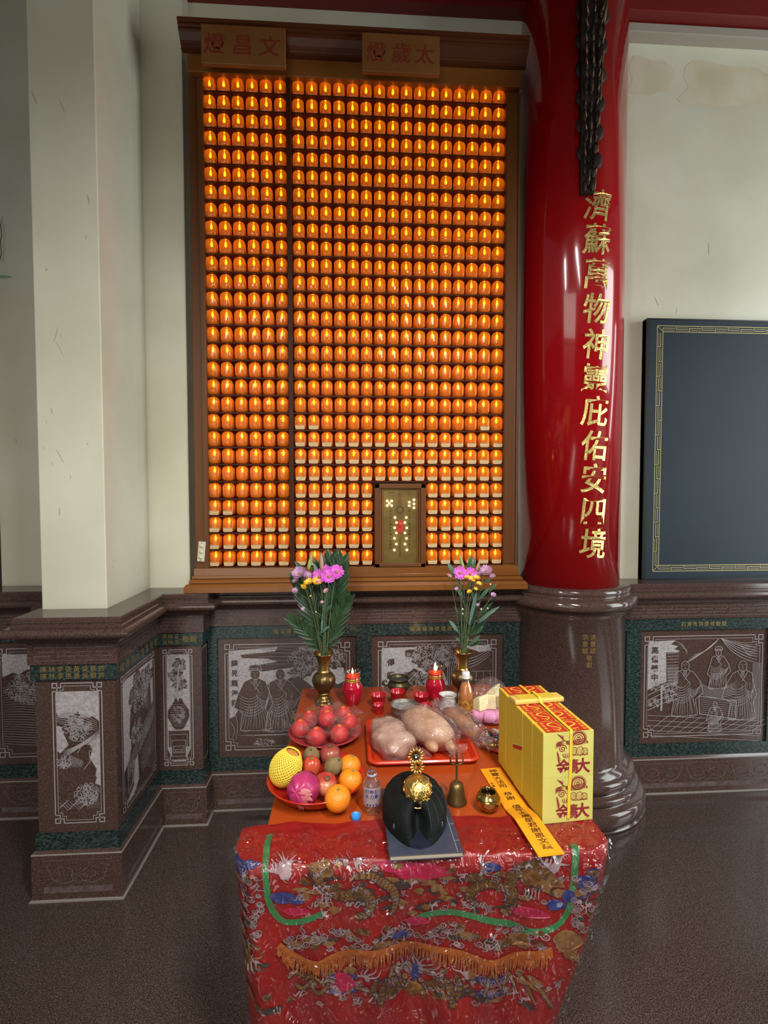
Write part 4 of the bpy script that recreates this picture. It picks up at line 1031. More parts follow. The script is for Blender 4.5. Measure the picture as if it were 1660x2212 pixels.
# orange fringe, hung in a garland
fr_ = MB(); base = spline(px([(600, 2050), (630, 2074), (680, 2098), (720, 2086), (780, 2070), (850, 2070), (920, 2076), (1000, 2084), (1070, 2092), (1120, 2090), (1160, 2074), (1195, 2056)]), 12)
fr_.rib(base, .018, fc_, .005)
n = len(base)
for k in range(260):
    t = k / 259 * (n - 1); i = min(n - 2, int(t)); a = t - i
    x = base[i][0] + (base[i + 1][0] - base[i][0]) * a; y = base[i][1] + (base[i + 1][1] - base[i][1]) * a
    l = q.uniform(.026, .044) * (1 if 4 < i < n - 5 else .6); dx_ = q.uniform(-.006, .006)
    fr_.rib([(x, y - .004), (x + dx_ * .5, y - l * .5), (x + dx_, y - l)], .0034, fc_, .0055 + q.uniform(0, .003), taper=True)
obj('fringe', fr_, E_orange, ac)

# clear plastic laid over the cloth ------------------------------------------------
FILM_BIG = film('clear_plastic_cover', (.97, .95, .96), .05, .14, 1.0, 19, .06)
def pc(u, v):
    X = XL - .003 + (XR - XL + .006) * u; s = -.100 + (SB + .10) * v
    h = .0075 + .0075 * min(1, max(0, (s + .03) / .06)) + .0035 * math.sin(X * 60 + s * 33) * math.sin(s * 70 - X * 21) + .003 * math.sin(X * 131 - s * 57)
    X2 = X
    p = cloth(X2, s, h)
    if v < .02: p = p + Vector((0, .012 * math.sin(X * 40) + .008 * math.sin(X * 90), 0))
    return p
o = obj('plastic_cover', MB().grid(pc, 220, 150), FILM_BIG)
tag(o, 'clear creased plastic sheet laid over the red altar cloth', 'plastic sheet')

# ------------------------------------------------------------------ brass vases and flowers
BRASS = mat('aged_brass', (.36, .23, .07), .30, .9, var=(.13, .075, .03), vscale=9, vlo=.4, vhi=.7)
BRASSD = mat('dark_bronze', (.10, .062, .028), .34, .8, var=(.20, .13, .05), vscale=14)
def vase(name, label, loc):
    t = thing(name, label, 'vase', loc, group=None)
    foot = MB().lathe([(0, 0), (.038, 0), (.041, .004), (.041, .010), (.034, .014), (.036, .018), (.034, .024), (.026, .029), (.021, .036), (.0195, .043), (.026, .045), (.027, .049), (.022, .052)], 32)
    obj('foot', foot, BRASS, t)
    bd_ = MB().lathe([(.021, .050), (.030, .060), (.041, .076), (.048, .095), (.0495, .108), (.046, .122), (.037, .134), (.0265, .141)], 64, fn=lambda a, z: 1 + .045 * abs(math.cos(4 * a)) * math.sin(PI * (z - .05) / .091), caps=False)
    obj('body', bd_, BRASSD, t)
    nk = MB().lathe([(.0265, .140), (.0285, .142), (.0285, .147), (.0245, .149), (.0245, .152), (.0235, .165), (.0245, .180), (.030, .200), (.038, .215), (.0425, .221), (.0425, .2245), (.040, .2235), (.033, .2125), (.025, .196), (.020, .178), (.019, .150), (.030, .100), (.02, .06), (0, .058)], 40, caps=False)
    obj('neck', nk, BRASS, t); return t
VL = Vector((-.129, 2.195, TZ)); VR = Vector((.48, 2.185, TZ))
vase('brass_vase', 'fluted brass vase at the left back corner of the table, holding a large palm bouquet', VL)
vase('brass_vase', 'brass vase behind the amber drink bottle, glowing beside the lit red candle', VR)
STEM = mat('flower_stem', (.07, .11, .04), .6, var=(.11, .13, .06), vscale=30)
LEAFD = mat('dark_palm_leaf', (.008, .028, .009), .4, var=(.022, .055, .018), vscale=14)
LEAF = mat('leaf_green', (.030, .085, .038), .42, var=(.065, .14, .075), vscale=16)
LEAFG = mat('grey_green_leaf', (.055, .12, .085), .5, var=(.10, .18, .13), vscale=16)
PET = {'magenta': mat('magenta_petal', (.60, .07, .52), .5, var=(.72, .18, .66), vscale=60), 'lilac': mat('lilac_petal', (.42, .20, .40), .55, var=(.55, .33, .52), vscale=60),
       'yellow': mat('yellow_petal', (.78, .44, .02), .5, var=(.85, .58, .05), vscale=60), 'pink': mat('dull_pink_petal', (.50, .22, .30), .55, var=(.60, .36, .40), vscale=60), 'white': mat('white_bud', (.62, .58, .42), .55)}
BUDG = mat('green_lily_bud', (.22, .33, .09), .45, var=(.32, .42, .16), vscale=30); BUDP = mat('pink_lily_bud', (.46, .20, .20), .45, var=(.30, .26, .14), vscale=14)
DISC = mat('flower_disc', (.35, .20, .02), .7)
def frame(n):
    n = n.normalized(); a = n.cross(Vector((0, 0, 1))); a = a.normalized() if a.length > .1 else Vector((1, 0, 0)); return a, n.cross(a), n
def bloom_mesh(c, nrm, r, n, cup=.25, rows=2):
    m = MB(); a, b, n_ = frame(nrm)
    for row in range(rows):
        for k in range(n):
            w = 2 * PI * (k + .5 * row) / n + rnd.uniform(-.06, .06); d = a * math.cos(w) + b * math.sin(w); t = n_.cross(d); L_ = r * (1 - .22 * row) * rnd.uniform(.9, 1.05)
            P_ = lambda q, s_: c + d * L_ * q + t * s_ * L_ * .17 + n_ * (cup + .2 * row) * L_ * q * q
            vs = [P_(.12, -.4), P_(.12, .4), P_(.55, 1), P_(.55, -1), P_(.88, .8), P_(.88, -.8), P_(1, 0), P_(.55, 0) + n_ * -.02 * r]
            m.add(vs, [(0, 1, 7), (1, 2, 7), (0, 7, 3), (3, 7, 5), (7, 2, 4), (7, 4, 6, 5)], 0, True)
    return m
def blade(m, a, b, w, bend=Vector((0, 0, 0)), mi=0, fold=.25, n=7):
    a, b = Vector(a), Vector(b); d = (b - a); side_ = d.cross(Vector((.25, -1, .1))); side_.normalize(); up_ = side_.cross(d).normalized()
    vs = []
    for i in range(n + 1):
        t = i / n; c = a + d * t + bend * (4 * t * (1 - t)); ww = w * math.sin(PI * min(1, (t * .93 + .05))) ** .8
        vs += [c - side_ * ww / 2 + up_ * fold * ww * .5, c, c + side_ * ww / 2 + up_ * fold * ww * .5]
    fs = []
    for i in range(n):
        for j in (0, 1): fs.append((i * 3 + j, i * 3 + j + 1, i * 3 + j + 4, i * 3 + j + 3))
    m.add(vs, fs, mi, True)
def stem_path(V, tip, k=0):
    foot = V + Vector((rnd.uniform(-.008, .008), rnd.uniform(-.008, .008), .075)); mouth = V + Vector((rnd.uniform(-.012, .012), rnd.uniform(-.010, .010), .222))
    mouth = mouth + Vector((max(-.010, min(.010, (tip.x - V.x) * .1)), 0, 0))
    pts = []
    for i in range(9):
        t = i / 8; pts.append(mouth + (tip - mouth) * t + Vector(((tip.x - mouth.x) * .10 * -math.sin(PI * t), 0, .012 * math.sin(PI * t))))
    return [foot] + pts
def flower(V, name, label, group, blooms, cat='flower', leaves=(), r0=.0017):
    """one cut stem: blooms = (px, py, depth, kind, radius); the first one is at the end of the main stem"""
    pos = [at(b[0], b[1], Y=V.y + b[2]) for b in blooms]; blooms = [(*b[:4], b[4] * (1.22 if b[3] in PET and b[4] > .007 else 1)) for b in blooms]
    top = pos[0]; t = thing(name, label, cat, V + Vector((0, 0, .222)), group=group); I = Matrix.Translation(-(V + Vector((0, 0, .222))))
    sp = stem_path(V, top); m = MB().tube([I @ p for p in sp], r0, 6)
    for p in pos[1:]:
        k = min(range(3, 9), key=lambda j: (sp[j].z > p.z - .03, abs(sp[j].z - (p.z - .055)))); m.tube([I @ sp[k], I @ ((sp[k] + p) / 2 + Vector((0, 0, .006))), I @ p], r0 * .7, 5)
    obj('stem', m, STEM, t)
    for (x, y, d, kind, r), p in zip(blooms, pos):
        p = I @ p
        if kind == 'budg' or kind == 'budp':
            dr_ = Vector(((.02 if kind == 'budg' else -.004) * (1 if V.x < .1 else -.9), 0, .085)).normalized() if V.x < .1 else (Vector((-.28, 0, 1)).normalized() if kind == 'budg' else Vector((.3, 0, 1)).normalized())
            bm2 = MB().lathe([(0, 0), (r * .28, .04 * r * 5), (r * .38, r * 1.0), (r * .38, r * 1.9), (r * .27, r * 2.9), (r * .12, r * 3.7), (0, r * 4.1)], 18, fn=lambda a, z: 1 + .13 * abs(math.cos(1.5 * a)))
            o = obj('bud', bm2, BUDG if kind == 'budg' else BUDP, t); o.location = p; o.rotation_euler = dr_.to_track_quat('Z', 'Y').to_euler()
        elif kind == 'white':
            obj('bud', MB().ball(p, (r, r, r * 1.2), 10, 8), PET['white'], t)
        else:
            n_ = Vector((rnd.uniform(-.35, .35), -1, rnd.uniform(.1, .7))) if kind in ('magenta',) else Vector((rnd.uniform(-.5, .5), -.55, rnd.uniform(.5, 1)))
            bl_ = obj('bloom', bloom_mesh(p, n_, r, 16 if r > .012 else 9, .25 if kind == 'magenta' else .5, 2), PET[kind], t)
            if r > .012: obj('flower_disc', MB().ball(p + n_.normalized() * r * .10, (r * .22, r * .22, r * .18), 10, 6), DISC, bl_)
    for ax, ay, bx, by, w, d, mt in leaves:
        m = MB(); a_ = at(ax, ay, Y=V.y + d * .5); b_ = at(bx, by, Y=V.y + d); blade(m, I @ a_, I @ b_, w, Vector((0, -.004, .004)))
        k = min(sp[2:], key=lambda s_: (s_ - a_).length); m.tube([I @ k, I @ a_], .0010, 5)
        obj('leaf', m, mt, t)
    return t
def frond(V, label, tip, n, l0, sides, w=.016, depth=.02, mt=None, group=None, droop=.15):
    tipw = at(tip[0], tip[1], Y=V.y + depth); t = thing('palm_frond', label, 'palm frond', V + Vector((0, 0, .222)), group=group); I = Matrix.Translation(-(V + Vector((0, 0, .222))))
    sp = stem_path(V, tipw); dirn = (tipw - sp[1]).normalized(); L_ = (tipw - sp[1]).length
    obj('stem', MB().tube([I @ p for p in sp], [.0022] * 5 + [.0018] * 3 + [.001] * 2, 6), LEAFD, t)
    m = MB()
    for k in range(n):
        q = .10 + .88 * k / (n - 1); c = sp[1] + (tipw - sp[1]) * q + Vector(((tipw.x - sp[1].x) * .10 * -math.sin(PI * q), 0, .012 * math.sin(PI * q)))
        for s_ in sides:
            sd = Vector((s_ * math.cos(math.atan2(dirn.x, dirn.z)), 0, -s_ * math.sin(math.atan2(dirn.x, dirn.z))))
            d = (dirn * .92 + sd * (.72 - .45 * q) + Vector((0, rnd.uniform(-.12, .12), 0))).normalized()
            ll = l0 * (.75 + .5 * math.sin(PI * q)) * rnd.uniform(.9, 1.06)
            blade(m, I @ c, I @ (c + d * ll), w, Vector((0, 0, -.0)) + sd * -.004, fold=.35)
    obj('leaflets', m, mt or LEAFD, t); return t
GF = 'cut flowers in the left brass vase'
frond(VL, 'large dark palm frond leaning right in the left vase', (738, 1222), 15, .105, (-1, 1), .020, .035)
frond(VL, 'dark palm frond leaning left in the left vase', (642, 1262), 13, .085, (-1, 1), .019, .015)
frond(VL, 'short lowest palm frond fanning left over the left vase rim', (632, 1345), 8, .062, (-1, 1), .018, -.02)
frond(VL, 'upright palm frond behind the flowers of the left vase', (688, 1232), 14, .085, (-1, 1), .019, .05)
frond(VL, 'broad dark palm frond behind everything in the left vase', (716, 1216), 17, .100, (-1, 1), .022, .060)
frond(VL, 'palm frond drooping far right from the left vase', (752, 1300), 10, .075, (-1, 1), .019, -.01)
flower(VL, 'lily_stem', 'tall closed green lily bud in the left vase', None, [(666, 1232, 0, 'budg', .020)], leaves=[(664, 1250, 637, 1212, .022, 0, LEAFD)])
flower(VL, 'lily_stem', 'tall closed dusky pink lily bud in the left vase', None, [(696, 1236, -.01, 'budp', .022)], leaves=[(690, 1250, 677, 1216, .018, .01, LEAFG), (694, 1370, 702, 1300, .012, -.02, LEAFG)])
for x, y, d, lab in ((691, 1246, -.035, 'leftmost bright magenta daisy of the left bouquet, below the pink bud'), (711, 1246, -.045, 'large magenta daisy at the front of the left bouquet, lower middle one'), (703, 1236, -.015, 'magenta daisy tucked behind the two front daisies, left bouquet'), (727, 1236, -.02, 'rightmost magenta daisy of the left bouquet, tilted away')):
    flower(VL, 'magenta_daisy', lab, GF, [(x, y, d, 'magenta', .028)])
flower(VL, 'lilac_chrysanthemum', 'pale lilac chrysanthemum at upper left of the left bouquet', GF, [(648, 1240, -.03, 'lilac', .027), (662, 1246, -.02, 'lilac', .020), (640, 1256, -.03, 'lilac', .014), (637, 1277, -.03, 'lilac', .012)])
flower(VL, 'yellow_chrysanthemum', 'bright yellow chrysanthemum spray in the left bouquet', GF, [(668, 1260, -.05, 'yellow', .019), (684, 1258, -.045, 'yellow', .018), (656, 1269, -.045, 'yellow', .012), (672, 1288, -.05, 'yellow', .006)])
flower(VL, 'pink_spray', 'sprig of tiny pink buds down the front of the left bouquet', GF, [(706, 1277, -.05, 'pink', .011), (696, 1302, -.05, 'pink', .008), (656, 1316, -.05, 'lilac', .009), (683, 1322, -.05, 'white', .003)], leaves=[(700, 1330, 716, 1306, .012, -.04, LEAF), (690, 1370, 712, 1352, .014, -.03, LEAFG)])
GR = 'cut flowers in the right brass vase'
flower(VR, 'lily_stem', 'closed yellow-green lily bud in the right vase', None, [(1002, 1230, 0, 'budg', .018)], leaves=[(1010, 1232, 1020, 1198, .020, .01, LEAF), (984, 1246, 967, 1216, .020, .0, LEAFG)])
flower(VR, 'lily_stem', 'closed salmon lily bud in the right vase', None, [(1029, 1236, -.01, 'budp', .016)], leaves=[(1014, 1350, 1030, 1276, .018, -.03, LEAFG), (1020, 1232, 1026, 1206, .016, .02, LEAF)])
for x, y, d, lab in ((994, 1238, -.03, 'left magenta daisy of the right bouquet'), (1016, 1240, -.025, 'right magenta daisy of the right bouquet, above the yellow blooms')):
    flower(VR, 'magenta_daisy', lab, GR, [(x, y, d, 'magenta', .026)])
flower(VR, 'yellow_chrysanthemum', 'yellow chrysanthemum spray in the right bouquet', GR, [(1018, 1253, -.05, 'yellow', .015), (1008, 1247, -.04, 'yellow', .010), (1029, 1250, -.045, 'yellow', .014), (1035, 1262, -.05, 'yellow', .011), (1015, 1279, -.05, 'yellow', .010), (1028, 1273, -.05, 'yellow', .009)])
flower(VR, 'lilac_chrysanthemum', 'lilac chrysanthemum at upper right of the right bouquet', GR, [(1050, 1235, -.02, 'lilac', .024), (1034, 1242, -.01, 'lilac', .012), (1065, 1246, -.02, 'lilac', .012)], leaves=[(1046, 1260, 1062, 1250, .014, 0, LEAF), (1058, 1278, 1074, 1260, .014, 0, LEAF)])
flower(VR, 'pink_spray', 'sprig of small pink blooms at far left of the right bouquet', GR, [(971, 1246, 0, 'pink', .012), (987, 1273, -.02, 'lilac', .009), (1000, 1316, -.03, 'white', .004), (1000, 1326, -.03, 'white', .0035)], leaves=[(990, 1365, 970, 1340, .016, -.01, LEAFG), (994, 1268, 984, 1240, .014, 0, LEAF)])
flower(VR, 'lilac_spray', 'thin lilac sprig reaching right in the right bouquet', GR, [(1066, 1286, 0, 'lilac', .011), (1034, 1307, -.03, 'lilac', .008), (1060, 1262, 0, 'white', .004), (1054, 1314, -.01, 'white', .0035), (1040, 1316, -.03, 'white', .004)],
       leaves=[(1036, 1340, 1080, 1310, .016, 0, LEAFG), (1034, 1346, 1058, 1328, .012, -.02, LEAFG), (1030, 1370, 1044, 1352, .016, -.02, LEAF)])
flower(VR, 'leafy_stem', 'dark leafy filler stem in the right bouquet', None, [(1012, 1290, .01, 'white', .002)], 'stem', leaves=[(1008, 1380, 986, 1360, .022, 0, LEAFD), (1012, 1372, 1040, 1356, .022, -.01, LEAFD), (1008, 1350, 990, 1322, .014, 0, LEAFD), (1016, 1330, 1040, 1296, .016, .01, LEAFD), (1010, 1320, 996, 1284, .014, 0, LEAFD), (1014, 1395, 1038, 1372, .018, -.02, LEAF)])

flower(VR, 'leafy_stem', 'dark leafy stem at the back left of the right bouquet', None, [(1000, 1262, .03, 'white', .002)], 'stem', leaves=[(1004, 1300, 982, 1262, .018, .03, LEAF), (1006, 1345, 980, 1310, .020, .02, LEAFD), (1008, 1286, 1022, 1252, .016, .03, LEAFD), (1010, 1360, 1030, 1318, .020, .02, LEAFD), (1008, 1390, 984, 1378, .018, .01, LEAFD)])
flower(VR, 'leafy_stem', 'dark leafy stem at the back right of the right bouquet', None, [(1042, 1268, .03, 'white', .002)], 'stem', leaves=[(1034, 1296, 1058, 1270, .018, .03, LEAF), (1026, 1340, 1066, 1300, .018, .02, LEAFD), (1030, 1310, 1018, 1270, .016, .03, LEAFD), (1020, 1366, 1052, 1340, .020, .02, LEAFD), (1016, 1396, 1042, 1386, .016, .0, LEAFD)])
# ------------------------------------------------------------------ things on the table
RT = TZ
REDP = mat('red_plastic', (.42, .018, .008), .28, spec=.6, coat=.2)
REDB = mat('bright_red_plastic', (.55, .035, .008), .3, coat=.2)
PINKP = mat('dull_red_melamine', (.33, .035, .035), .3, coat=.2)
GLASS = bpy.data.materials.new('clear_glass'); GLASS.use_nodes = True
t = GLASS.node_tree; t.nodes.remove(t.nodes['Principled BSDF'])
a_ = nd(t, 'ShaderNodeBsdfTransparent'); a_.inputs[0].default_value = (.95, .96, .97, 1); b_ = nd(t, 'ShaderNodeBsdfGlossy'); b_.inputs['Roughness'].default_value = .05
lw = nd(t, 'ShaderNodeLayerWeight'); lw.inputs[0].default_value = .45; mm = nd(t, 'ShaderNodeMath', operation='MULTIPLY_ADD'); mm.inputs[1].default_value = .55; mm.inputs[2].default_value = .05
t.links.new(lw.outputs['Facing'], mm.inputs[0]); mx = nd(t, 'ShaderNodeMixShader'); t.links.new(mm.outputs[0], mx.inputs[0]); t.links.new(a_.outputs[0], mx.inputs[1]); t.links.new(b_.outputs[0], mx.inputs[2]); t.links.new(mx.outputs[0], t.nodes['Material Output'].inputs[0])
# red candle jars
WAX = mat('red_candle_glass', (.46, .006, .028), .12, coat=.8, sss=.0, var=(.33, .004, .018), vscale=30)
GOLDB = mat('gold_band', (.62, .33, .06), .3, .7)
FLAME = mat('candle_flame', (1, .8, .5), .5, emit=(1, .62, .22), es=26)
MELT = mat('molten_red_wax', (.75, .05, .02), .25, emit=(1, .07, .015), es=.55)
def candle(label, loc, fl):
    t = thing('candle_jar', label, 'candle', loc)
    obj('jar', MB().lathe([(0, 0), (.027, 0), (.030, .004), (.036, .025), (.0425, .055), (.0435, .070), (.0405, .085), (.034, .096), (.0318, .101), (.0318, .122), (.030, .124), (0, .124)], 40), WAX, t)
    obj('gold_band', MB().lathe([(.0320, .102), (.0338, .1035), (.0325, .1055), (.0330, .113), (.0338, .1145), (.0320, .1165)], 40, caps=False), GOLDB, t)
    obj('molten_wax', MB().lathe([(.031, .1225), (.031, .126), (.0, .127)], 30, caps=False), MELT, t)
    lp = MB().lathe([(.0322, .119), (.033, .126), (.036, .136), (.0375, .146), (.0365, .147), (.0345, .136), (.031, .126)], 48, fn=lambda a, z: 1 + (.045 * math.cos(12 * a) * max(0, (z - .126) / .02)), caps=False)
    obj('scalloped_lip', lp, GLASS, t)
    obj('wick', MB().tube([(0, 0, .126), (.001, 0, .132)], .0009, 5), M['boardedge'], t)
    obj('flame', MB().lathe([(0, .130), (.0042 * fl, .135), (.0050 * fl, .140), (.0034 * fl, .140 + .010 * fl), (.0014 * fl, .140 + .018 * fl), (0, .140 + .022 * fl)], 12), FLAME, t)
    for k in range(6): a = k * PI / 3; obj('gold_stud', MB().ball((.0335 * math.cos(a), .0335 * math.sin(a), .1095), .0022, 8, 6), GOLDB, t)
    return t
candle('lit red glass candle jar beside the left brass vase', (-.004, 2.187, RT), .8)
candle('lit red glass candle jar in front of the right brass vase', (.362, 2.205, RT), 1.35)
# bronze burner
t = thing('incense_burner', 'small dark bronze incense burner with side handles at the back of the table', 'incense burner', (.207, 2.285, RT))
BRZ = mat('green_bronze', (.060, .050, .024), .38, .75, var=(.14, .115, .055), vscale=22)
obj('bowl', MB().lathe([(0, .014), (.028, .014), (.042, .022), (.050, .036), (.0505, .045), (.046, .054), (.041, .058), (.0415, .066), (.048, .071), (.049, .075), (.045, .075), (.040, .068), (.038, .058), (.0, .056)], 40), BRZ, t)
for k in range(3): a = -PI / 2 + k * 2 * PI / 3; obj('leg', MB().lathe([(0, 0), (.006, 0), (.008, .008), (.010, .018), (.006, .022)], 12, (.030 * math.cos(a), .030 * math.sin(a), 0)), BRZ, t)
for s in (-1, 1): obj('handle', MB().tube([(s * .045, 0, .040), (s * .062, 0, .038), (s * .072, 0, .046), (s * .070, 0, .058), (s * .060, 0, .062), (s * .055, 0, .056)], [.005, .006, .0065, .006, .005, .003], 8), BRZ, t)
obj('ash', MB().lathe([(.041, .062), (.02, .064), (0, .065)], 24, caps=False), mat('dark_ash', (.05, .045, .04), .9), t)
# tin of sand
t = thing('ash_tin', 'round weathered metal tin filled with grey ash, centre of the table', 'tin', (.200, 1.985, RT))
TIN = mat('weathered_tin', (.15, .135, .105), .42, .7, var=(.30, .28, .24), vscale=28, bump=.1, bscale=60)
obj('can', MB().lathe([(0, 0), (.048, 0), (.050, .003), (.050, .050), (.0515, .052), (.050, .055), (.0505, .072), (.0545, .076), (.0555, .079), (.0535, .080), (.049, .074), (.049, .060), (0, .060)], 48), TIN, t)
obj('ash', MB().grid(lambda u, v: Vector(((.0485 * v) * math.cos(u * 2 * PI), (.0485 * v) * math.sin(u * 2 * PI), .067 + .003 * math.sin(u * 19) * v * math.cos(v * 9 + u * 7) + .004 * (1 - v))), 40, 10, cu=True), mat('grey_ash', (.34, .32, .30), .95, var=(.22, .20, .19), vscale=60, bump=.6, bscale=160), t)
for zz in (.02, .034): obj('embossed_band', MB().lathe([(.050, zz), (.0508, zz + .002), (.050, zz + .004)], 48, caps=False), TIN, t)
# cups
CUP = mat('red_translucent_cup', (.42, .010, .022), .22, coat=.3, trans=.0)
cupb = MB().lathe([(0, .001), (.0225, 0), (.024, .003), (.0325, .052), (.0338, .053), (.0325, .0545), (.0300, .050), (.0225, .005), (0, .004)], 32).mesh('cup', CUP)
cups = MB().lathe([(0, .001), (.0165, 0), (.018, .003), (.0240, .036), (.0250, .037), (.0240, .0382), (.0222, .035), (.0165, .005), (0, .004)], 28).mesh('cup', CUP)
for (x, y), me, lab in (((.106, 2.150), cupb, 'taller red plastic cup at the left of the ash tin, behind a small one'), ((.104, 2.086), cups, 'small red cup in front of the taller cup, left of the ash tin'), ((.192, 2.182), cupb, 'red plastic cup half hidden behind the ash tin'), ((.290, 2.136), cupb, 'taller red plastic cup at the right of the ash tin, beside the lit candle'), ((.300, 2.073), cups, 'small red cup in front of the taller cup, right of the ash tin')):
    tag(obj('cup', me, None, loc=(x, y, RT)), lab, 'cup', 'red plastic offering cups')
# white pitcher
PORC = mat('white_porcelain', (.62, .60, .58), .2, coat=.4, var=(.55, .52, .50), vscale=8)
t = thing('pitcher', 'small white porcelain pitcher behind the amber drink bottle', 'pitcher', (.392, 2.045, RT))
def spout(a, z): return 1 + (.28 * max(0, math.cos(a - 2.75)) ** 6 * max(0, (z - .07) / .02) if z > .07 else 0)
obj('body', MB().lathe([(0, 0), (.026, 0), (.029, .003), (.034, .030), (.034, .045), (.028, .064), (.0265, .072), (.031, .084), (.0335, .0885), (.032, .0892), (.028, .082), (.0245, .070), (.024, .060), (0, .058)], 40, fn=spout), PORC, t)
obj('tea', MB().lathe([(.0255, .0735), (0, .0735)], 24, caps=False), mat('pale_tea', (.20, .14, .075), .15), t)
obj('handle', MB().tube([(.028, .012, .070), (.046, .020, .068), (.050, .022, .046), (.034, .014, .028)], .004, 8), PORC, t)
# amber drink bottle
TEA = mat('amber_tea', (.52, .15, .045), .12, coat=.5, var=(.60, .22, .06), vscale=20)
t = thing('drink_bottle', 'clear plastic drink bottle of amber tea with a white cap', 'bottle', (.447, 1.975, RT))
obj('bottle', MB().lathe([(0, .001), (.024, 0), (.029, .004), (.0285, .010), (.030, .013), (.0285, .018), (.030, .022), (.0285, .028), (.030, .032), (.0285, .038), (.030, .042), (.030, .058), (.0295, .060), (.0295, .104), (.030, .108), (.0285, .124), (.023, .146), (.0165, .164), (.0125, .174), (.0125, .186)], 40, caps=False), GLASS, t)
obj('liquid', MB().lathe([(0, .003), (.023, .003), (.027, .008), (.0265, .046), (.0282, .060), (.0282, .104), (.027, .124), (.0215, .146), (.0155, .162), (0, .163)], 36), TEA, t)
obj('label_band', MB().lathe([(.0300, .052), (.0302, .056), (.0302, .098), (.0300, .102)], 40, caps=False), mat('gold_leaf_print', (.50, .24, .05), .4, .2, var=(.30, .11, .02), vscale=70, vlo=.45, vhi=.55), t, label='gold patterned label')
obj('cap', MB().lathe([(.0135, .180), (.0155, .181), (.0155, .186), (.0145, .187), (.0150, .188), (.0150, .205), (.0135, .207), (0, .207)], 28, fn=lambda a, z: 1 + .02 * math.cos(24 * a)), mat('white_cap', (.72, .70, .70), .4), t)
# pink and yellow rice cakes under film
t = thing('cake_plate', 'pink plate of wrapped pink and yellow cakes, partly behind the joss paper', 'plate', (.560, 2.02, RT))
obj('plate', MB().lathe([(0, .004), (.05, .002), (.058, .006), (.094, .016), (.096, .018), (.090, .019), (.055, .011), (0, .010)], 44), mat('pink_plate', (.50, .12, .18), .35), t)
PK = mat('pink_sponge_cake', (.62, .22, .42), .7, var=(.70, .32, .50), vscale=40); YW = mat('yellow_sponge_cake', (.74, .60, .30), .75, var=(.80, .69, .42), vscale=40, bump=.1, bscale=150)
def cake_block(w, d, h, puff=.004):
    m = MB()
    def f(u, v):
        a = u * 2 * PI; k = 1 / (abs(math.cos(a)) ** 5 + abs(math.sin(a)) ** 5) ** .2
        z = v * h; q = 1 + puff / w * 3 * math.sin(PI * v)
        return Vector((w / 2 * k * math.cos(a) * q, d / 2 * k * math.sin(a) * q, z))
    m.grid(f, 28, 8, cu=True); m.f.append(list(range(8 * 28, 9 * 28))); m.m.append(0); m.sm.append(False); return m
for i, (x, y, lab) in enumerate(((.492, 1.962, 'leftmost pink cake block on the wrapped plate'), (.534, 1.947, 'second pink cake block from the left on the wrapped plate'), (.577, 1.950, 'third pink cake block, nearest the joss paper'), (.512, 2.012, 'pink cake block in the hidden second row of the plate'), (.560, 2.010, 'pink cake block under the yellow wedges'))):
    tag(obj('pink_cake', cake_block(.040, .044, .040), PK, loc=(x, y, RT + .020), rot=(0, 0, rnd.uniform(-.15, .15))), lab, 'cake', 'pink cakes on the wrapped plate')
def wedge(w, d, h):
    m = MB(); n = 8
    pr = [(-d / 2, 0), (d / 2, 0), (d / 2, h * .35)] + [(d / 2 - d * k / n, h * (.35 + .65 * math.sin(PI / 2 * k / n))) for k in range(1, n + 1)]
    m.prism(pr, lambda a, b, hh: Vector((hh, a, b)), -w / 2, w / 2); return m
for x, y, z, rz, lab in ((.500, 1.965, .062, .5, 'yellow cake wedge at the left of the wrapped plate'), (.548, 1.975, .062, -.3, 'yellow cake wedge leaning across the middle of the plate'), (.592, 1.968, .062, .2, 'yellow cake wedge beside the joss paper stack'), (.566, 2.020, .062, .9, 'topmost yellow cake wedge, at the back of the plate')):
    tag(obj('yellow_cake', wedge(.046, .054, .058 if y < 2 else .075), YW, loc=(x, y, RT + z), rot=(0, -.05, rz), bevel=.003), lab, 'cake', 'yellow cakes on the wrapped plate')
BAG = film('food_wrap', (.97, .96, .97), .04, .40, 1.0, 34, .08, haze=.03)
def wob(d, k=9, amp=.03): return 1 + amp * math.sin(d.x * k + d.y * 7) * math.sin(d.z * k - d.x * 5) + amp * .5 * math.sin(d.y * 23 + d.z * 17)
o = obj('cake_wrap', MB().ball((0, 0, .012), (.094, .094, .150), 40, 24, fn=lambda d: wob(d, 9, .02) * (1 if d.z > -.06 else .94)), BAG, t)
for v in o.data.vertices:
    if v.co.z < .006: v.co.z = .006; v.co.x *= .98; v.co.y *= .98
# red plate with dark candies
CPX, CPY = .552, 1.782
t = thing('candy_plate', 'red plate with an ornate rim full of dark wrapped sweets beside the joss paper', 'plate', (CPX, CPY, RT))
obj('plate', MB().lathe([(0, .004), (.06, .002), (.07, .006), (.096, .018), (.098, .020), (.093, .021), (.066, .011), (0, .010)], 44), REDP, t)
m = MB()
for k in range(20): a = k * PI / 10; m.ball((.083 * math.cos(a), .083 * math.sin(a), .0165), (.008, .008, .002), 8, 4)
obj('rim_pattern', m, mat('cream_gold_rim', (.55, .42, .20), .4), t)
CC = [mat('navy_wrapper', (.018, .022, .085), .22, coat=.4, bump=.4, bscale=90), mat('white_wrapper', (.62, .60, .58), .28, coat=.3, bump=.4, bscale=90), mat('brown_wrapper', (.12, .05, .025), .25, coat=.3, bump=.4, bscale=90), mat('gold_wrapper', (.50, .30, .08), .25, .6, bump=.4, bscale=90)]
CN = ['navy', 'white', 'brown', 'gold']
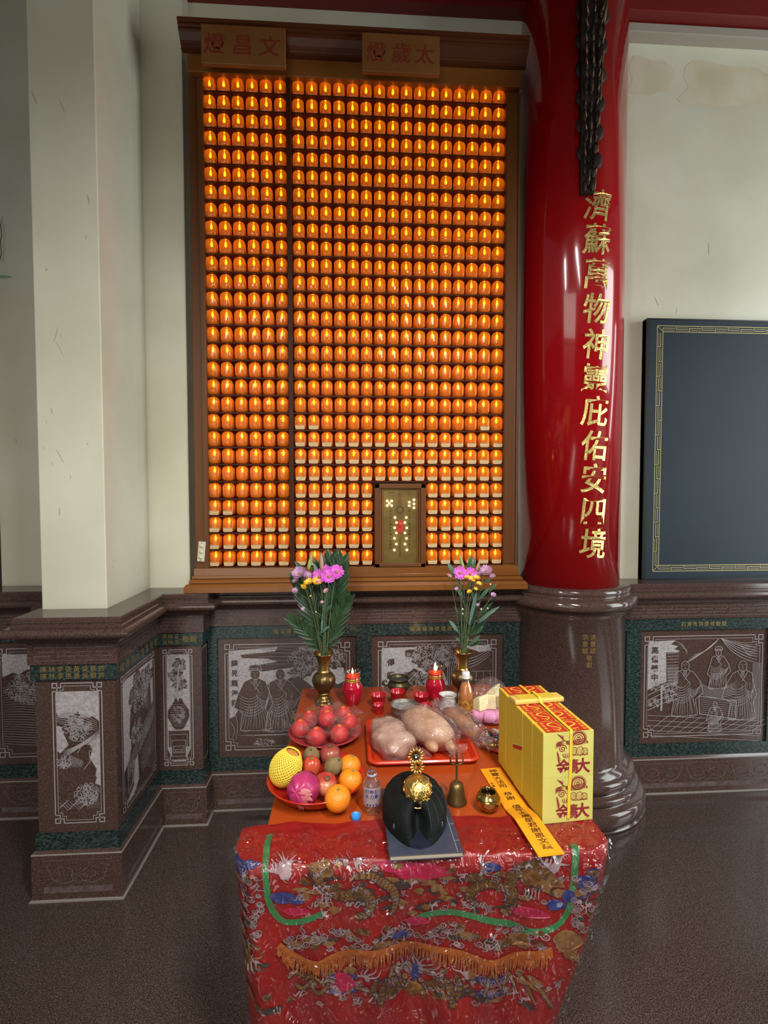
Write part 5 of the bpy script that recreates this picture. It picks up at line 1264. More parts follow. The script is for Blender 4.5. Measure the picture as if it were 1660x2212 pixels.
def candy(c):
    m = MB(); m.ball((0, 0, 0), (.019, .011, .009), 14, 10)
    for s in (-1, 1):
        vs = [(s * .016, 0, 0)] + [(s * (.032 + .003 * (k % 2)), -.012 + .004 * k, .004 * (-1) ** k) for k in range(7)]
        m.add(vs, [(0, k, k + 1) for k in range(1, 7)])
    return m.mesh('candy', CC[c])
cme = [candy(c) for c in range(4)]
for i, (x, y, z, c, lab) in enumerate(((-.070, -.016, .026, 0, 'navy wrapped sweet at the left front of the plate'), (-.052, .020, .027, 3, 'gold wrapped sweet at the left of the plate'), (-.040, -.046, .027, 2, 'brown wrapped sweet at the front of the plate'), (-.030, -.008, .034, 0, 'navy wrapped sweet in the middle of the plate'), (-.012, .044, .028, 1, 'white wrapped sweet toward the back, below the cakes'), (-.002, -.038, .036, 0, 'navy wrapped sweet beside the joss paper'), (.004, .006, .048, 1, 'white wrapped sweet on top of the heap'), (-.046, .052, .026, 2, 'brown wrapped sweet at the back left of the plate'), (-.024, -.016, .050, 0, 'topmost navy wrapped sweet'), (-.066, -.044, .028, 3, 'gold wrapped sweet at the rim nearest the tray'))):
    tag(obj('wrapped_candy', cme[c], None, loc=(CPX + x, CPY + y, RT + z), rot=(rnd.uniform(-.3, .3), rnd.uniform(-.3, .3), rnd.uniform(0, 3))), lab, 'candy', 'wrapped sweets on the red plate')
# ------------------------------------------------------------------ red tray of meat
t = thing('food_tray', 'shallow bright red plastic tray holding the wrapped meats', 'tray', (.238, 1.818, RT))
def rrect(w, d, r, n=6):
    out = []
    for cx, cy, a0 in ((w / 2 - r, d / 2 - r, 0), (-w / 2 + r, d / 2 - r, PI / 2), (-w / 2 + r, -d / 2 + r, PI), (w / 2 - r, -d / 2 + r, 1.5 * PI)):
        out += [(cx + r * math.cos(a0 + k * PI / 2 / n), cy + r * math.sin(a0 + k * PI / 2 / n)) for k in range(n + 1)]
    return out
def tray_mesh(W_, D_, sc_):
    m = MB(); N = 28; vs = []; secs = [(.000, .004), (-.002, .0), (-.002, .0), (.012, .020), (.0, .0)]
    prof = [(-.020, .003), (-.018, 0), (-.010, .004), (-.002, .020), (.003, .023), (.007, .022), (.008, .018), (.004, .017), (-.006, .0045)]
    prof = [(-.030, .000), (-.014, .000), (-.004, .016), (.006, .015), (.008, .020), (.004, .024), (-.005, .0235), (-.018, .005), (-.030, .004)]
    for d, z in prof:
        r = .028 + d
        vs += [(x, y, z) for x, y in rrect(W_ + 2 * d, D_ + 2 * d, max(.004, r))]
    fs = []
    for j in range(len(prof) - 1):
        for i in range(N): k = (i + 1) % N; fs.append((j * N + i, j * N + k, (j + 1) * N + k, (j + 1) * N + i))
    fs.append(list(range(N - 1, -1, -1))); fs.append([(len(prof) - 1) * N + i for i in range(N)])
    return m.add(vs, fs, 0, False)
obj('tray', tray_mesh(.366, .318, 1), REDB, t)
PORK = mat('pale_pork', (.34, .17, .12), .42, coat=.15, var=(.56, .38, .28), vscale=14, bump=.15, bscale=70)
CHK = mat('chicken_skin', (.46, .24, .13), .42, coat=.2, var=(.62, .42, .28), vscale=12, bump=.2, bscale=120)
MWRAP = film('meat_wrap', (.97, .94, .96), .04, .40, 1.2, 34, .08, haze=.03)
def clamp_floor(o, z):
    M_ = o.matrix_basis
    for v in o.data.vertices:
        if v.co.z < z: v.co.z = z
def meat(name, label, c, r, Mr, fn, mt, wrapk, wfn, cat):
    t = thing(name, label, cat, c); R_ = Mr.to_3x3().to_4x4()
    o = obj('meat', MB().ball((0, 0, 0), r, 48, 28, fn=fn, M=R_), mt, t); fl_ = RT + .006 - c[2]
    for v in o.data.vertices:
        if v.co.z < fl_: v.co.z = fl_
    o2 = obj('plastic_wrap', MB().ball((0, 0, 0), tuple(x + wrapk for x in r), 64, 36, fn=wfn, M=R_), MWRAP, t)
    for v in o2.data.vertices:
        if v.co.z < fl_ - .0015: v.co.z = fl_ - .0015
    return t
def E3(x, y, z): return Matrix.Rotation(z, 4, 'Z') @ Matrix.Rotation(y, 4, 'Y') @ Matrix.Rotation(x, 4, 'X')
pf = lambda d: (abs(d.x) ** 3 + abs(d.y) ** 3 + abs(d.z) ** 3) ** (-1 / 3) * (1 + .05 * math.sin(d.x * 6 + d.y * 4) - .10 * max(0, d.y) + .06 * math.sin(d.y * 9))
meat('pork_piece', 'pale slab of boiled pork wrapped in plastic at the left of the tray', (.134, 1.762, RT + .052), (.062, .092, .042), E3(.30, -.22, .42), pf, PORK, .004, lambda d: pf(d) * wob(d, 11, .035), 'meat')
cf = lambda d: (1 + .24 * max(0, d.z) * max(0, d.y + .3) - .18 * max(0, -d.y) * max(0, d.z) + .07 * math.cos(2 * math.atan2(d.x, d.y)) + .05 * math.sin(d.x * 8) * d.z)
ch = meat('whole_chicken', 'whole pale boiled chicken wrapped in plastic in the middle of the tray', (.268, 1.800, RT + .066), (.074, .108, .058), E3(-.10, .12, .60), cf, CHK, .008, lambda d: cf(d) * wob(d, 10, .05) * (1 + .22 * max(0, -d.y) * max(0, d.x * .8 + .3)), 'meat')
for s in (-1, 1): obj('drumstick', MB().ball((.03 + s * .030, -.080, -.022), (.020, .040, .020), 16, 10, M=E3(0, 0, .35)), CHK, ch)
# the third offering: a long brown fish with its bag reaching right
FISH = mat('fried_fish_skin', (.36, .15, .055), .38, coat=.25, var=(.20, .10, .055), vscale=16, bump=.25, bscale=60, stretch=(1, 1, 3))
ft = thing('fish', 'long brown whole fish wrapped in plastic leaning along the right side of the tray', 'fish', (.400, 1.846, RT + .060)); FR = E3(0, .24, -.90)
ff = lambda d: (1 - .35 * abs(d.x) ** 3) * (1 + .04 * math.sin(d.x * 12))
o = obj('body', MB().ball((0, 0, 0), (.120, .026, .038), 48, 20, fn=ff, M=FR), FISH, ft)
fsh = MB(); fsh.prism([(.105, .0), (.148, .026), (.140, .0), (.148, -.012)], lambda a, b, h: FR @ Vector((a, h, b)), -.002, .002)
obj('tail_fin', fsh, FISH, ft); fsh = MB(); fsh.prism([(-.05, .030), (-.02, .052), (.03, .046), (.06, .026)], lambda a, b, h: FR @ Vector((a, h, b)), -.0015, .0015); obj('dorsal_fin', fsh, FISH, ft)
obj('eye', MB().ball(FR @ Vector((-.088, -.018, .010)), .0045, 8, 6), mat('fish_eye', (.55, .5, .42), .2), ft)
o2 = obj('plastic_wrap', MB().ball((0, 0, 0), (.138, .044, .052), 56, 30, fn=lambda d: wob(d, 12, .07), M=FR), MWRAP, ft)
for ob in (o, o2):
    for v in ob.data.vertices:
        if v.co.z < -.052: v.co.z = -.052
def bag_end(parent, c, d, size, seed):
    """the gathered, crumpled free end of a plastic bag"""
    q = random.Random(seed); c = Vector(c) - parent.location; d = Vector(d).normalized(); s_ = d.cross(Vector((0, 0, 1))).normalized(); u_ = s_.cross(d); ph = [q.uniform(0, 6) for _ in range(6)]
    def f(u, v):
        a = 2 * PI * u; w = size * (.30 + .75 * v) * (1 + .16 * math.sin(5 * a + ph[0]) * v + .10 * math.sin(9 * a + ph[1]))
        p = c + d * size * (1.5 * v + .10 * math.sin(7 * a + ph[2]) * v) + s_ * w * math.cos(a) + u_ * (w * .42 * math.sin(a) + size * .12 * math.sin(6 * u * PI + ph[3] + v * 5))
        fl = RT + .0262 - parent.location.z if .04 < (p + parent.location).x < .435 and 1.65 < (p + parent.location).y < 1.99 else RT + .003 - parent.location.z
        p.z = max(p.z, fl + .0005 * math.sin(40 * u)); return p
    obj('bag_end', MB().grid(f, 56, 12, cu=True), MWRAP, parent)
bag_end(ch, (.318, 1.712, RT + .050), (.75, -.55, -.25), .042, 1); bag_end(ft, (.455, 1.765, RT + .045), (.6, -.6, -.15), .036, 2); bag_end(ch, (.225, 1.700, RT + .045), (.1, -1, -.3), .030, 3); bag_end(ft, (.345, 1.935, RT + .085), (-.6, .5, .3), .026, 4)
# ------------------------------------------------------------------ plate of red longevity buns
BPX, BPY = -.106, 1.892
t = thing('bun_plate', 'round dull red plate of plastic-wrapped red buns at the left of the table', 'plate', (BPX, BPY, RT))
obj('plate', MB().lathe([(0, .004), (.085, .002), (.095, .006), (.136, .026), (.139, .029), (.134, .030), (.092, .012), (0, .010)], 60), PINKP, t)
BUN = mat('red_bun', (.66, .012, .020), .5, var=(.66, .045, .030), vscale=9); TIP = mat('orange_bun_tip', (.74, .13, .02), .5)
BWRAP = film('bun_wrap', (.99, .97, .98), .05, .32, 1.5, 60, .08, haze=.015)
def bunf(d): return 1 + .30 * max(0, d.z - .72) ** 1.2 * 2 - (.10 * math.exp(-(d.x * 6) ** 2) if d.z > .1 and d.y < .2 else 0)
b0 = None
def ruffle(seed):
    q = random.Random(seed); m = MB(); a1, a2, a3 = q.uniform(0, 6), q.uniform(0, 6), q.uniform(0, 6)
    m.ball((0, 0, 0), (.0355, .0355, .034), 36, 22, fn=lambda d: 1.0 + .05 * math.sin(d.x * 13 + a1) * math.sin(d.z * 11 + d.y * 9) + .05 * math.sin(d.y * 21 + a2))
    for k in range(3):                                              # twisted ends of the wrap
        a = a3 + k * 2.1 + q.uniform(-.3, .3); c = Vector((math.cos(a), math.sin(a), q.uniform(.15, .55))).normalized(); n_ = 7
        s_ = Vector((-math.sin(a), math.cos(a), 0)); u_ = c.cross(s_)
        vs = []
        for j in range(4):
            r = .033 + .013 * j; w = (.008, .022, .036, .048)[j]
            for i in range(n_): tt = (i / (n_ - 1) - .5) * 2; vs.append(c * r + s_ * w * tt + u_ * (.005 * math.sin(i * 2.4 + j + a1)))
        m.add(vs, [(j * n_ + i, j * n_ + i + 1, (j + 1) * n_ + i + 1, (j + 1) * n_ + i) for j in range(3) for i in range(n_ - 1)], 0, True)
    return m
for i, (x, y, z, lab) in enumerate(((-.197, 1.866, .046, 'leftmost wrapped red bun on the dull red plate'), (-.134, 1.800, .046, 'wrapped red bun at the front left of the plate, with an orange tip'), (-.108, 1.985, .046, 'wrapped red bun at the back of the plate, nearest the left vase'), (-.100, 1.898, .064, 'topmost wrapped red bun in the middle of the plate'), (-.018, 1.905, .046, 'rightmost wrapped red bun on the plate, beside the tray'), (-.052, 1.816, .046, 'wrapped red bun at the front right of the plate'), (-.172, 1.940, .046, 'wrapped red bun at the back left of the plate, mostly under film'), (-.042, 1.972, .046, 'wrapped red bun at the back right of the plate'))):
    t = thing('wrapped_bun', lab, 'bun', (x, y, RT + z), rnd.uniform(0, 6), 'red buns on the plate')
    if b0 is None:
        b0 = MB().ball((0, 0, 0), (.0325, .0325, .030), 32, 20, fn=bunf).mesh('bun', BUN)
        tp = MB().ball((0, 0, .0275), (.012, .009, .0085), 16, 10).mesh('bun_tip', TIP)
    obj('bun', b0, None, t); obj('bun_tip', tp, None, t, label='orange tip'); obj('wrapper', ruffle(i), BWRAP, t)
# ------------------------------------------------------------------ dish of fruit
FX, FY = -.116, 1.548
t = thing('fruit_dish', 'wide glossy red dish of fresh fruit at the left front of the table', 'dish', (FX, FY, RT))
obj('dish', MB().lathe([(0, .006), (.092, .002), (.104, .004), (.128, .022), (.145, .044), (.149, .046), (.150, .049), (.146, .050), (.138, .042), (.120, .018), (.100, .010), (0, .010)], 72), REDP, t)
ORG = mat('orange_peel', (.80, .26, .012), .42, coat=.15, var=(.74, .20, .008), vscale=8, bump=.25, bscale=220)
KIW = mat('kiwi_skin', (.19, .125, .048), .75, var=(.26, .19, .08), vscale=40, bump=.2, bscale=300)
APP = mat('red_apple_skin', (.40, .035, .025), .3, coat=.3, var=(.52, .22, .10), vscale=14, stretch=(1, 1, .35), vlo=.42, vhi=.68)
DKA = mat('dark_red_apple_skin', (.24, .022, .022), .32, coat=.3, var=(.36, .09, .06), vscale=14, stretch=(1, 1, .35))
TOM = mat('tomato_skin', (.50, .05, .025), .22, coat=.5, var=(.55, .09, .04), vscale=5)
BRN = mat('dried_stem', (.09, .06, .03), .8); GRN = mat('green_calyx', (.16, .20, .07), .6)
def fruit(name, label, c, r, mt, fn, cat, rot=(0, 0, 0), stem=True, grp=None):
    t = thing(name, label, cat, c, group=grp, rot=rot)
    obj('flesh', MB().ball((0, 0, 0), r, 36, 24, fn=fn), mt, t)
    return t
orf = lambda d: 1 - .10 * max(0, d.z - .86) * 4 * (1 - .0) + .012 * math.sin(8 * math.atan2(d.y, d.x)) * max(0, d.z)
for c, r, lab, rot in (((-.046, 1.424, RT + .048), .0375, 'front orange in the fruit dish, nearest the water bottle', (.30, .0, .2)), ((-.010, 1.508, RT + .050), .036, 'middle orange at the right of the dish, in front of the back one', (.25, .1, 1)), ((-.012, 1.592, RT + .050), .0345, 'back orange of the three, beside the tray', (.25, -.05, 2))):
    t = fruit('orange', lab, c, (r, r, r * .93), ORG, orf, 'orange', rot, grp='oranges in the dish')
    obj('stem_end', MB().lathe([(.0045, 0), (.003, .0015), (0, .002)], 7, (0, 0, r * .93 * .955)), GRN, t)
af = lambda d: 1 - .34 * max(0, abs(d.z) - .78) * (1.4 if d.z > 0 else .8) + .10 * max(0, d.z) * (1 - d.z)
for c, r, mt, lab, rot in (((-.084, 1.490, RT + .052), .0335, APP, 'red and yellow flecked apple in the middle of the dish', (.5, .2, 0)), ((-.078, 1.668, RT + .050), .034, DKA, 'dark red apple with its dry end up at the back of the dish', (.15, .0, 0))):
    t = fruit('apple', lab, c, (r, r, r * .92), mt, af, 'apple', rot); obj('dry_calyx', MB().lathe([(.0, -.004), (.006, .001), (.009, .006), (.006, .004), (0, .001)], 8, (0, 0, r * .74)), BRN, t)
kf = lambda d: 1 + .03 * math.sin(d.x * 5)
for c, lab, rot in (((-.064, 1.580, RT + .056), 'smooth brown kiwi in the middle of the dish beside the back orange', (.5, .5, .3)), ((-.140, 1.655, RT + .052), 'brown kiwi at the back of the dish, behind the shiny red fruit', (.3, -.4, 1))):
    t = fruit('kiwi', lab, c, (.0275, .0275, .034), KIW, kf, 'kiwi', rot, grp='kiwis in the dish'); obj('stem_end', MB().lathe([(.004, 0), (.002, .003), (0, .003)], 8, (0, 0, .0335)), BRN, t)
t = fruit('tomato', 'shiny smooth red tomato-like fruit in front of the back kiwi', (-.134, 1.582, RT + .056), (.030, .030, .035), TOM, lambda d: 1 + .015 * math.sin(5 * math.atan2(d.y, d.x)) * (1 - abs(d.z)), 'fruit', (.3, .1, 0))
obj('stem_end', MB().lathe([(.006, 0), (.003, .002), (0, .0025)], 6, (0, 0, .0345)), GRN, t)
# dragon fruit with scales
DRG = mat('dragon_fruit_skin', (.36, .018, .105), .42, coat=.2, var=(.46, .04, .14), vscale=9)
DSC = mat('dragon_fruit_scale', (.40, .04, .14), .45, var=(.50, .20, .16), vscale=12)
t = thing('dragon_fruit', 'magenta dragon fruit with pointed scales at the front of the dish', 'dragon fruit', (-.146, 1.455, RT + .062), rot=(1.25, -.15, -.25))
obj('flesh', MB().ball((0, 0, 0), (.0455, .0455, .054), 40, 26, fn=lambda d: 1 + .03 * math.sin(6 * math.atan2(d.y, d.x) + d.z * 4)), DRG, t)
for k in range(16):
    th = .45 + 2.2 * ((k * .618) % 1); ph = k * 2.4
    n_ = Vector((math.sin(th) * math.cos(ph), math.sin(th) * math.sin(ph), math.cos(th))); a = Vector((math.cos(th) * math.cos(ph), math.cos(th) * math.sin(ph), -math.sin(th))) * (1); s_ = n_.cross(a)
    p = Vector((n_.x * .0455, n_.y * .0455, n_.z * .054)); m = MB(); vs = []
    for j in range(5):
        tt = j / 4; w = .013 * (1 - tt) ** .7; cc = p * (1.012 - .0 * tt) + a * (.030 * tt - .008) + n_ * (.010 * tt * tt + (-.004 * (tt * 1.3) ** 2))
        vs += [cc - s_ * w - n_ * .002, cc + n_ * .0006, cc + s_ * w - n_ * .002]
    m.add(vs, [(j * 3 + i, j * 3 + i + 1, j * 3 + i + 4, j * 3 + i + 3) for j in range(4) for i in (0, 1)], 0, True)
    obj('scale', m, DSC, t)
m = MB()
for k in range(9): a = k * .7; blade(m, (0, 0, -.050), (.016 * math.cos(a), .016 * math.sin(a), -.062 - .004 * (k % 3)), .007)
obj('withered_tip', m, mat('dry_green_tip', (.16, .15, .08), .7), t)
# pear in its yellow foam net
NET = mat('yellow_foam_net', (.80, .58, .06), .6); PEAR = mat('ripe_pear_skin', (.52, .19, .035), .45, var=(.56, .28, .06), vscale=8)
t = thing('netted_pear', 'large pear in a yellow foam net at the left of the fruit dish', 'pear', (-.210, 1.548, RT + .072), rot=(.10, .42, .2))
R1 = (.046, .046, .058)
obj('flesh', MB().ball((0, 0, 0), R1, 36, 24, fn=lambda d: 1 - .10 * max(0, -d.z)), PEAR, t)
def netp(u, v, k=1.045):
    th = .50 + 2.35 * v; ph = u * 2 * PI; q = (1 - .10 * max(0, -math.cos(th))) * k + (.10 * max(0, .12 - v) * 4)
    return Vector((R1[0] * q * math.sin(th) * math.cos(ph), R1[1] * q * math.sin(th) * math.sin(ph), R1[2] * q * math.cos(th)))
m = MB()
for s in (-1, 1):
    for k in range(26): m.tube([netp(k / 26 + s * v * .50, v) for v in [i / 18 for i in range(19)]], .0021, 6)
m.tube([netp(k / 36, 0) for k in range(36)], .003, 6, closed=True)
obj('foam_net', m, NET, t, label='yellow diamond mesh net')
# ------------------------------------------------------------------ water bottle and cap
t = thing('water_bottle', 'small clear open water bottle beside the black hat', 'bottle', (.052, 1.435, RT))
WB = [(0, .001), (.021, 0), (.0255, .003), (.0255, .014), (.0235, .020), (.0235, .024), (.0250, .030), (.0240, .055), (.0240, .066), (.0250, .074), (.0240, .086), (.0195, .096), (.0135, .104), (.0118, .108), (.0140, .110), (.0140, .112), (.0112, .113), (.0112, .122), (.0120, .123), (.0118, .126), (.0105, .126)]
obj('bottle', MB().lathe(WB, 40, caps=False), GLASS, t)
obj('neck_ring', MB().lathe([(.0142, .108), (.0146, .109), (.0146, .112), (.0140, .113)], 28, caps=False), mat('pale_blue_ring', (.30, .45, .72), .3), t)
fl_ = bpy.data.materials.new('printed_film'); fl_ = film('printed_label_film', (.80, .82, .90), .06, .25, .2, 30, .15, haze=.22)
lb = obj('label', MB().lathe([(.0245, .026), (.0256, .030), (.0247, .055), (.0247, .066), (.0256, .074), (.0250, .080)], 40, caps=False), fl_, t, label='pale printed label')
m = MB(); c_ = lambda x, y, h: Vector(((.0258 + h) * math.sin(x / .0258 - .05), -(.0258 + h) * math.cos(x / .0258 - .05), y))
for i, ch in enumerate('行動飲'):
    pass
htext(m, '行動補', -.0135, .0705, .0125, .0135, c_, .0006, off=.02); htext(m, '水力量', -.0135, .0565, .0125, .0135, c_, .0004, off=.02)
for k in range(3): m.rib([(-.018, .047 - k * .004), (.018, .047 - k * .004)], .0012, c_, .0003)
for k in range(4): m.rib([(-.016 + k * .009, .032), (-.011 + k * .009, .032)], .006, c_, .0003)
obj('label_print', m, mat('navy_print', (.04, .05, .20), .5), lb)
t = tag(obj('bottle_cap', MB().lathe([(0, .003), (.0105, .003), (.0115, .004), (.0118, .0135), (.0135, .0135), (.0138, .012), (.0138, .001), (.0130, 0), (0, 0)], 36, fn=lambda a, z: 1 + .012 * math.cos(30 * a)), mat('blue_cap', (.035, .24, .62), .35, coat=.2), loc=(.006, 1.402, RT)), 'upturned sky-blue bottle cap on the table beside the fruit dish', 'cap')
# ------------------------------------------------------------------ thread-bound book and black hat
BZ = RT + .0165
t = thing('book', 'dark blue thread-bound book lying under the black hat', 'book', (.176, 1.352, BZ), math.radians(1.0))
cv = mat('dark_blue_cover', (.030, .036, .062), .5, var=(.042, .046, .070), vscale=30, bump=.05, bscale=200)
bk = MB().box(-.092, .092, -.142, .142, .0120, .0140); bk2 = MB().box(-.092, .092, -.142, .142, 0, .0018)
obj('cover', bk, cv, t, bevel=.0006); obj('cover', bk2, cv, t, bevel=.0006)
obj('pages', MB().box(-.0895, .0905, -.140, .140, .0018, .0120), mat('aged_pages', (.42, .36, .27), .8, var=(.30, .25, .18), vscale=120, stretch=(.02, .02, 8)), t)
m = MB(); fb_ = lambda x, y, h: Vector((x, y, .0140 + h))
m.rib([(.078, -.142), (.078, .142)], .0011, fb_, .0006)
for y in (-.10, -.035, .035, .10): m.rib([(.078, y), (.092, y)], .0011, fb_, .0006); m.add([(.0922, y - .0006, .0142), (.0922, y + .0006, .0142), (.0922, y + .0006, 0), (.0922, y - .0006, 0)], [(0, 1, 2, 3)])
obj('binding_thread', m, mat('binding_thread', (.30, .29, .33), .7), t)
# the hat: two stiff black lobes meeting over a deep front cleft
HB = BZ + .0142
ht = thing('ritual_hat', 'black quilted ritual hat with a gold knob resting on the book', 'hat', (.166, 1.362, HB))
HATM = mat('black_hat_cloth', (.0035, .0042, .0042), .75, spec=.2, var=(.006, .008, .008), vscale=20, bump=.25, bscale=60, stretch=(1, 1, 3))
def hatp(u, v):
    """u round the hat, v from base to crown; pointed toward the reader, deep valley down the middle of the front"""
    a = 2 * PI * u; x = math.sin(a); y = -math.cos(a)
    q = 1 - v
    w = .088 * (math.sin(PI / 2 * min(1, q * 1.12))) ** .75 if q < .893 else .088
    front_ = max(0, -y)
    px_ = w * x * (1 - .34 * front_ ** 2 * q); py_ = y * w * (1.62 if y < 0 else 1.22)
    z = .092 * math.sin(PI / 2 * v) ** .8 if v > 0 else 0
    cle = math.exp(-(x / .30) ** 2) * front_ * math.sin(PI * min(1, v * 1.25 + .12)) if v < .9 else 0
    py_ += .075 * cle; z -= .02 * cle
    return Vector((px_, py_ + .012 * v, max(0, z)))
obj('crown', MB().grid(hatp, 96, 36, cu=True), HATM, ht)
inn = MB(); inn.prism([(-.026, -.128), (.0, -.136), (.026, -.128), (.020, -.060), (-.020, -.060)], lambda a, b, h: Vector((a, b, h)), .001, .012)
obj('front_flap', inn, mat('navy_flap', (.006, .008, .022), .6), ht)
for s in (-1, 1): obj('side_gem', MB().ball((s * .060, -.082, .026), (.006, .005, .010), 12, 8), mat('green_gem', (.02, .09, .06), .15, coat=1), ht, label='small green gem')
m = MB()
for s in (-1, 1):
    for k in range(6 if s < 0 else 1): m.tube([hatp((.5 + s * (.18 + .05 * k)) % 1, v) * 1.006 for v in (.10, .25, .4, .55, .7, .82)], .0009, 5)
obj('quilting_seam', m, mat('black_seam', (.010, .014, .014), .6), ht)
GK = mat('gold_filigree', (.72, .47, .13), .26, .95, bump=.35, bscale=160)
K = Vector((.004, -.040, .098)); kn = obj('gold_knob', MB().lathe([(0, -.026), (.014, -.025), (.024, -.016), (.029, -.002), (.0275, .010), (.021, .020), (.011, .026), (0, .028)], 40, fn=lambda a, z: 1 + .02 * math.cos(10 * a)), GK, ht, loc=K, rot=(.35, -.1, 0)); kn.scale = (1.32, 1.32, 1.2)
m = MB()
for k in range(10):
    a = 2 * PI * k / 10
    for zz, r_ in ((.004, .0285), (-.010, .0265)):
        c = Vector((r_ * math.cos(a + (zz < 0) * .3), r_ * math.sin(a + (zz < 0) * .3), zz)); n_ = c.normalized(); s_ = Vector((-math.sin(a), math.cos(a), 0)); u_ = n_.cross(s_)
        m.tube([c + (s_ * math.cos(q_) + u_ * math.sin(q_)) * (.0062 - .0004 * j) for j, q_ in enumerate([.7 * i for i in range(13)])], .0011, 5)
m.tube([(.030 * math.cos(k * PI / 16), .030 * math.sin(k * PI / 16), -.019) for k in range(32)], .0016, 6, closed=True)
obj('filigree', m, GK, kn)
obj('front_eyelet', MB().lathe([(.0075, 0), (.009, .0015), (.0075, .003), (.0055, .0015), (.0075, 0)], 20, caps=False), GK, kn, loc=(.008, -.027, -.008), rot=(1.3, 0, .2))
# jewelled pin standing on the knob
pn = obj('jewelled_pin', MB().tube([(0, 0, .024), (.002, .003, .040), (.004, .004, .056)], .0014, 6), GK, kn); pn.rotation_euler = (-.55, 0, 0)
m = MB()
for ring, (n, r0, r1, zc) in enumerate(((14, .006, .019, .066), (12, .005, .017, .044))):
    for k in range(n):
        a = 2 * PI * k / n + ring; m.tube([(.004 + r0 * math.cos(a), .002, zc + r0 * math.sin(a)), (.004 + r1 * math.cos(a) * .7, -.003, zc + r1 * math.sin(a) * .7), (.004 + r1 * math.cos(a), .0, zc + r1 * math.sin(a))], [.0016, .0024, .0008], 5)
obj('gilt_petal', m, GK, pn)
obj('black_stone', MB().ball((.004, -.005, .066), (.0062, .004, .0075), 14, 10), mat('black_stone', (.006, .006, .007), .1, coat=1), pn); obj('white_stone', MB().ball((.004, -.0085, .066), .0022, 8, 6), mat('white_stone', (.8, .82, .8), .15), pn)
# ------------------------------------------------------------------ bell with trident handle
t = thing('hand_bell', 'brass hand bell with an upright trident handle in front of the tray', 'bell', (.305, 1.462, RT))
BB = mat('dull_bell_brass', (.20, .135, .045), .42, .8, var=(.15, .10, .038), vscale=9)
obj('bell', MB().lathe([(.030, 0), (.0310, .002), (.0285, .010), (.0245, .022), (.0222, .036), (.0212, .046), (.0185, .055), (.012, .0605), (.006, .0625), (0, .063)], 44), BB, t)
m = MB(); m.lathe([(.006, .061), (.0045, .064), (.0032, .070), (.0030, .110), (.004, .112), (.003, .116)], 14)
hd = obj('handle', m, BB, t)
m = MB(); m.tube([(0, 0, .112), (0, 0, .150), (0, 0, .168)], [.0034, .0030, .0006], 8); obj('tine', m, BB, hd)
for s in (-1, 1): obj('tine', MB().tube([(0, 0, .114), (s * .012, 0, .115), (s * .0185, 0, .122), (s * .0185, 0, .140), (s * .024, 0, .143)], [.003, .003, .003, .0028, .0015], 8), BB, hd)
# ------------------------------------------------------------------ small brass pot
t = thing('brass_pot', 'small round polished brass pot with a black mouth beside the yellow paper', 'pot', (.388, 1.418, RT), rot=(0, 0, 0))
PB = mat('polished_brass', (.62, .42, .13), .16, .95, var=(.40, .25, .07), vscale=16)
obj('pot', MB().lathe([(0, .002), (.016, .002), (.018, 0), (.020, .001), (.019, .006), (.026, .010), (.033, .020), (.0352, .028), (.0345, .033), (.0352, .035), (.034, .040), (.030, .047), (.0225, .052), (.0225, .055), (.0245, .057), (.0235, .058), (.0195, .055), (.022, .048), (.028, .036), (.022, .014), (0, .010)], 48), PB, t)
obj('dark_liquid', MB().lathe([(.0255, .044), (0, .044)], 28, caps=False), mat('dark_liquid', (.004, .003, .003), .08), t)
# ------------------------------------------------------------------ yellow prayer strip
P0, P1 = Vector((.4515, 1.632, RT + .004)), Vector((.4895, 1.200, RT + .0165))
dirS = (P1 - P0); LS = dirS.length; sd = Vector((dirS.y, -dirS.x, 0)).normalized() * -1; hw = .0345
def strip(x, y, h):                                                 # x across, y along from the far end
    k = y / LS; z = RT + .0022 + .0165 * min(1, max(0, (k - .50) / .16)) ** 1.0
    return Vector((P0.x + dirS.x * k, P0.y + dirS.y * k, z)) + sd * x + Vector((0, 0, h))
t = thing('prayer_strip', 'long folded orange-yellow paper strip with black calligraphy hanging over the cloth edge', 'paper', (P0 + P1) / 2); I = Matrix.Translation(-(P0 + P1) / 2)
stf = lambda x, y, h: I @ strip(x, y, h)
YP = mat('orange_yellow_paper', (.78, .33, .010), .55, var=(.74, .29, .008), vscale=6)
m = MB()
for z0, z1, e in ((0, .0010, .0), (.0016, .0030, .003)):
    N = 24
    vs = [stf(s * hw, e + (LS - e * 2) * j / N, z) for z in (z0, z1) for j in range(N + 1) for s in (-1, 1)]; o_ = 2 * (N + 1)
    fs = [(2 * j, 2 * j + 1, 2 * j + 3, 2 * j + 2) for j in range(N)] + [(o_ + 2 * j + 2, o_ + 2 * j + 3, o_ + 2 * j + 1, o_ + 2 * j) for j in range(N)]
    for j in range(N): fs += [(2 * j + 2, o_ + 2 * j + 2, o_ + 2 * j, 2 * j), (2 * j + 1, o_ + 2 * j + 1, o_ + 2 * j + 3, 2 * j + 3)]
    fs += [(0, o_, o_ + 1, 1), (2 * N + 1, o_ + 2 * N + 1, o_ + 2 * N, 2 * N)]
    m.add(vs, fs)
obj('folded_paper', m, YP, t)
fls = lambda x, y, h: stf(x, -y, .0030 + h); INKM = mat('ink', (.045, .016, .006), .6); m = MB()
for i, ch in enumerate('神霄大法司 恭謝 值年太歲星君謝恩文疏'):
    if ch == ' ': obj('calligraphy', m, INKM, t); m = MB()
    else: put(m, ch, .002, -(.022 + i * .0213), .0205, fls, .0007, off=.008, sx=1.42, shear=.08)
obj('calligraphy', m, INKM, t); m = MB()
for i, ch in enumerate('俯鑒'): put(m, ch, -.026, -(.09 + i * .014), .011, fls, .0007)
obj('small_calligraphy', m, INKM, t)
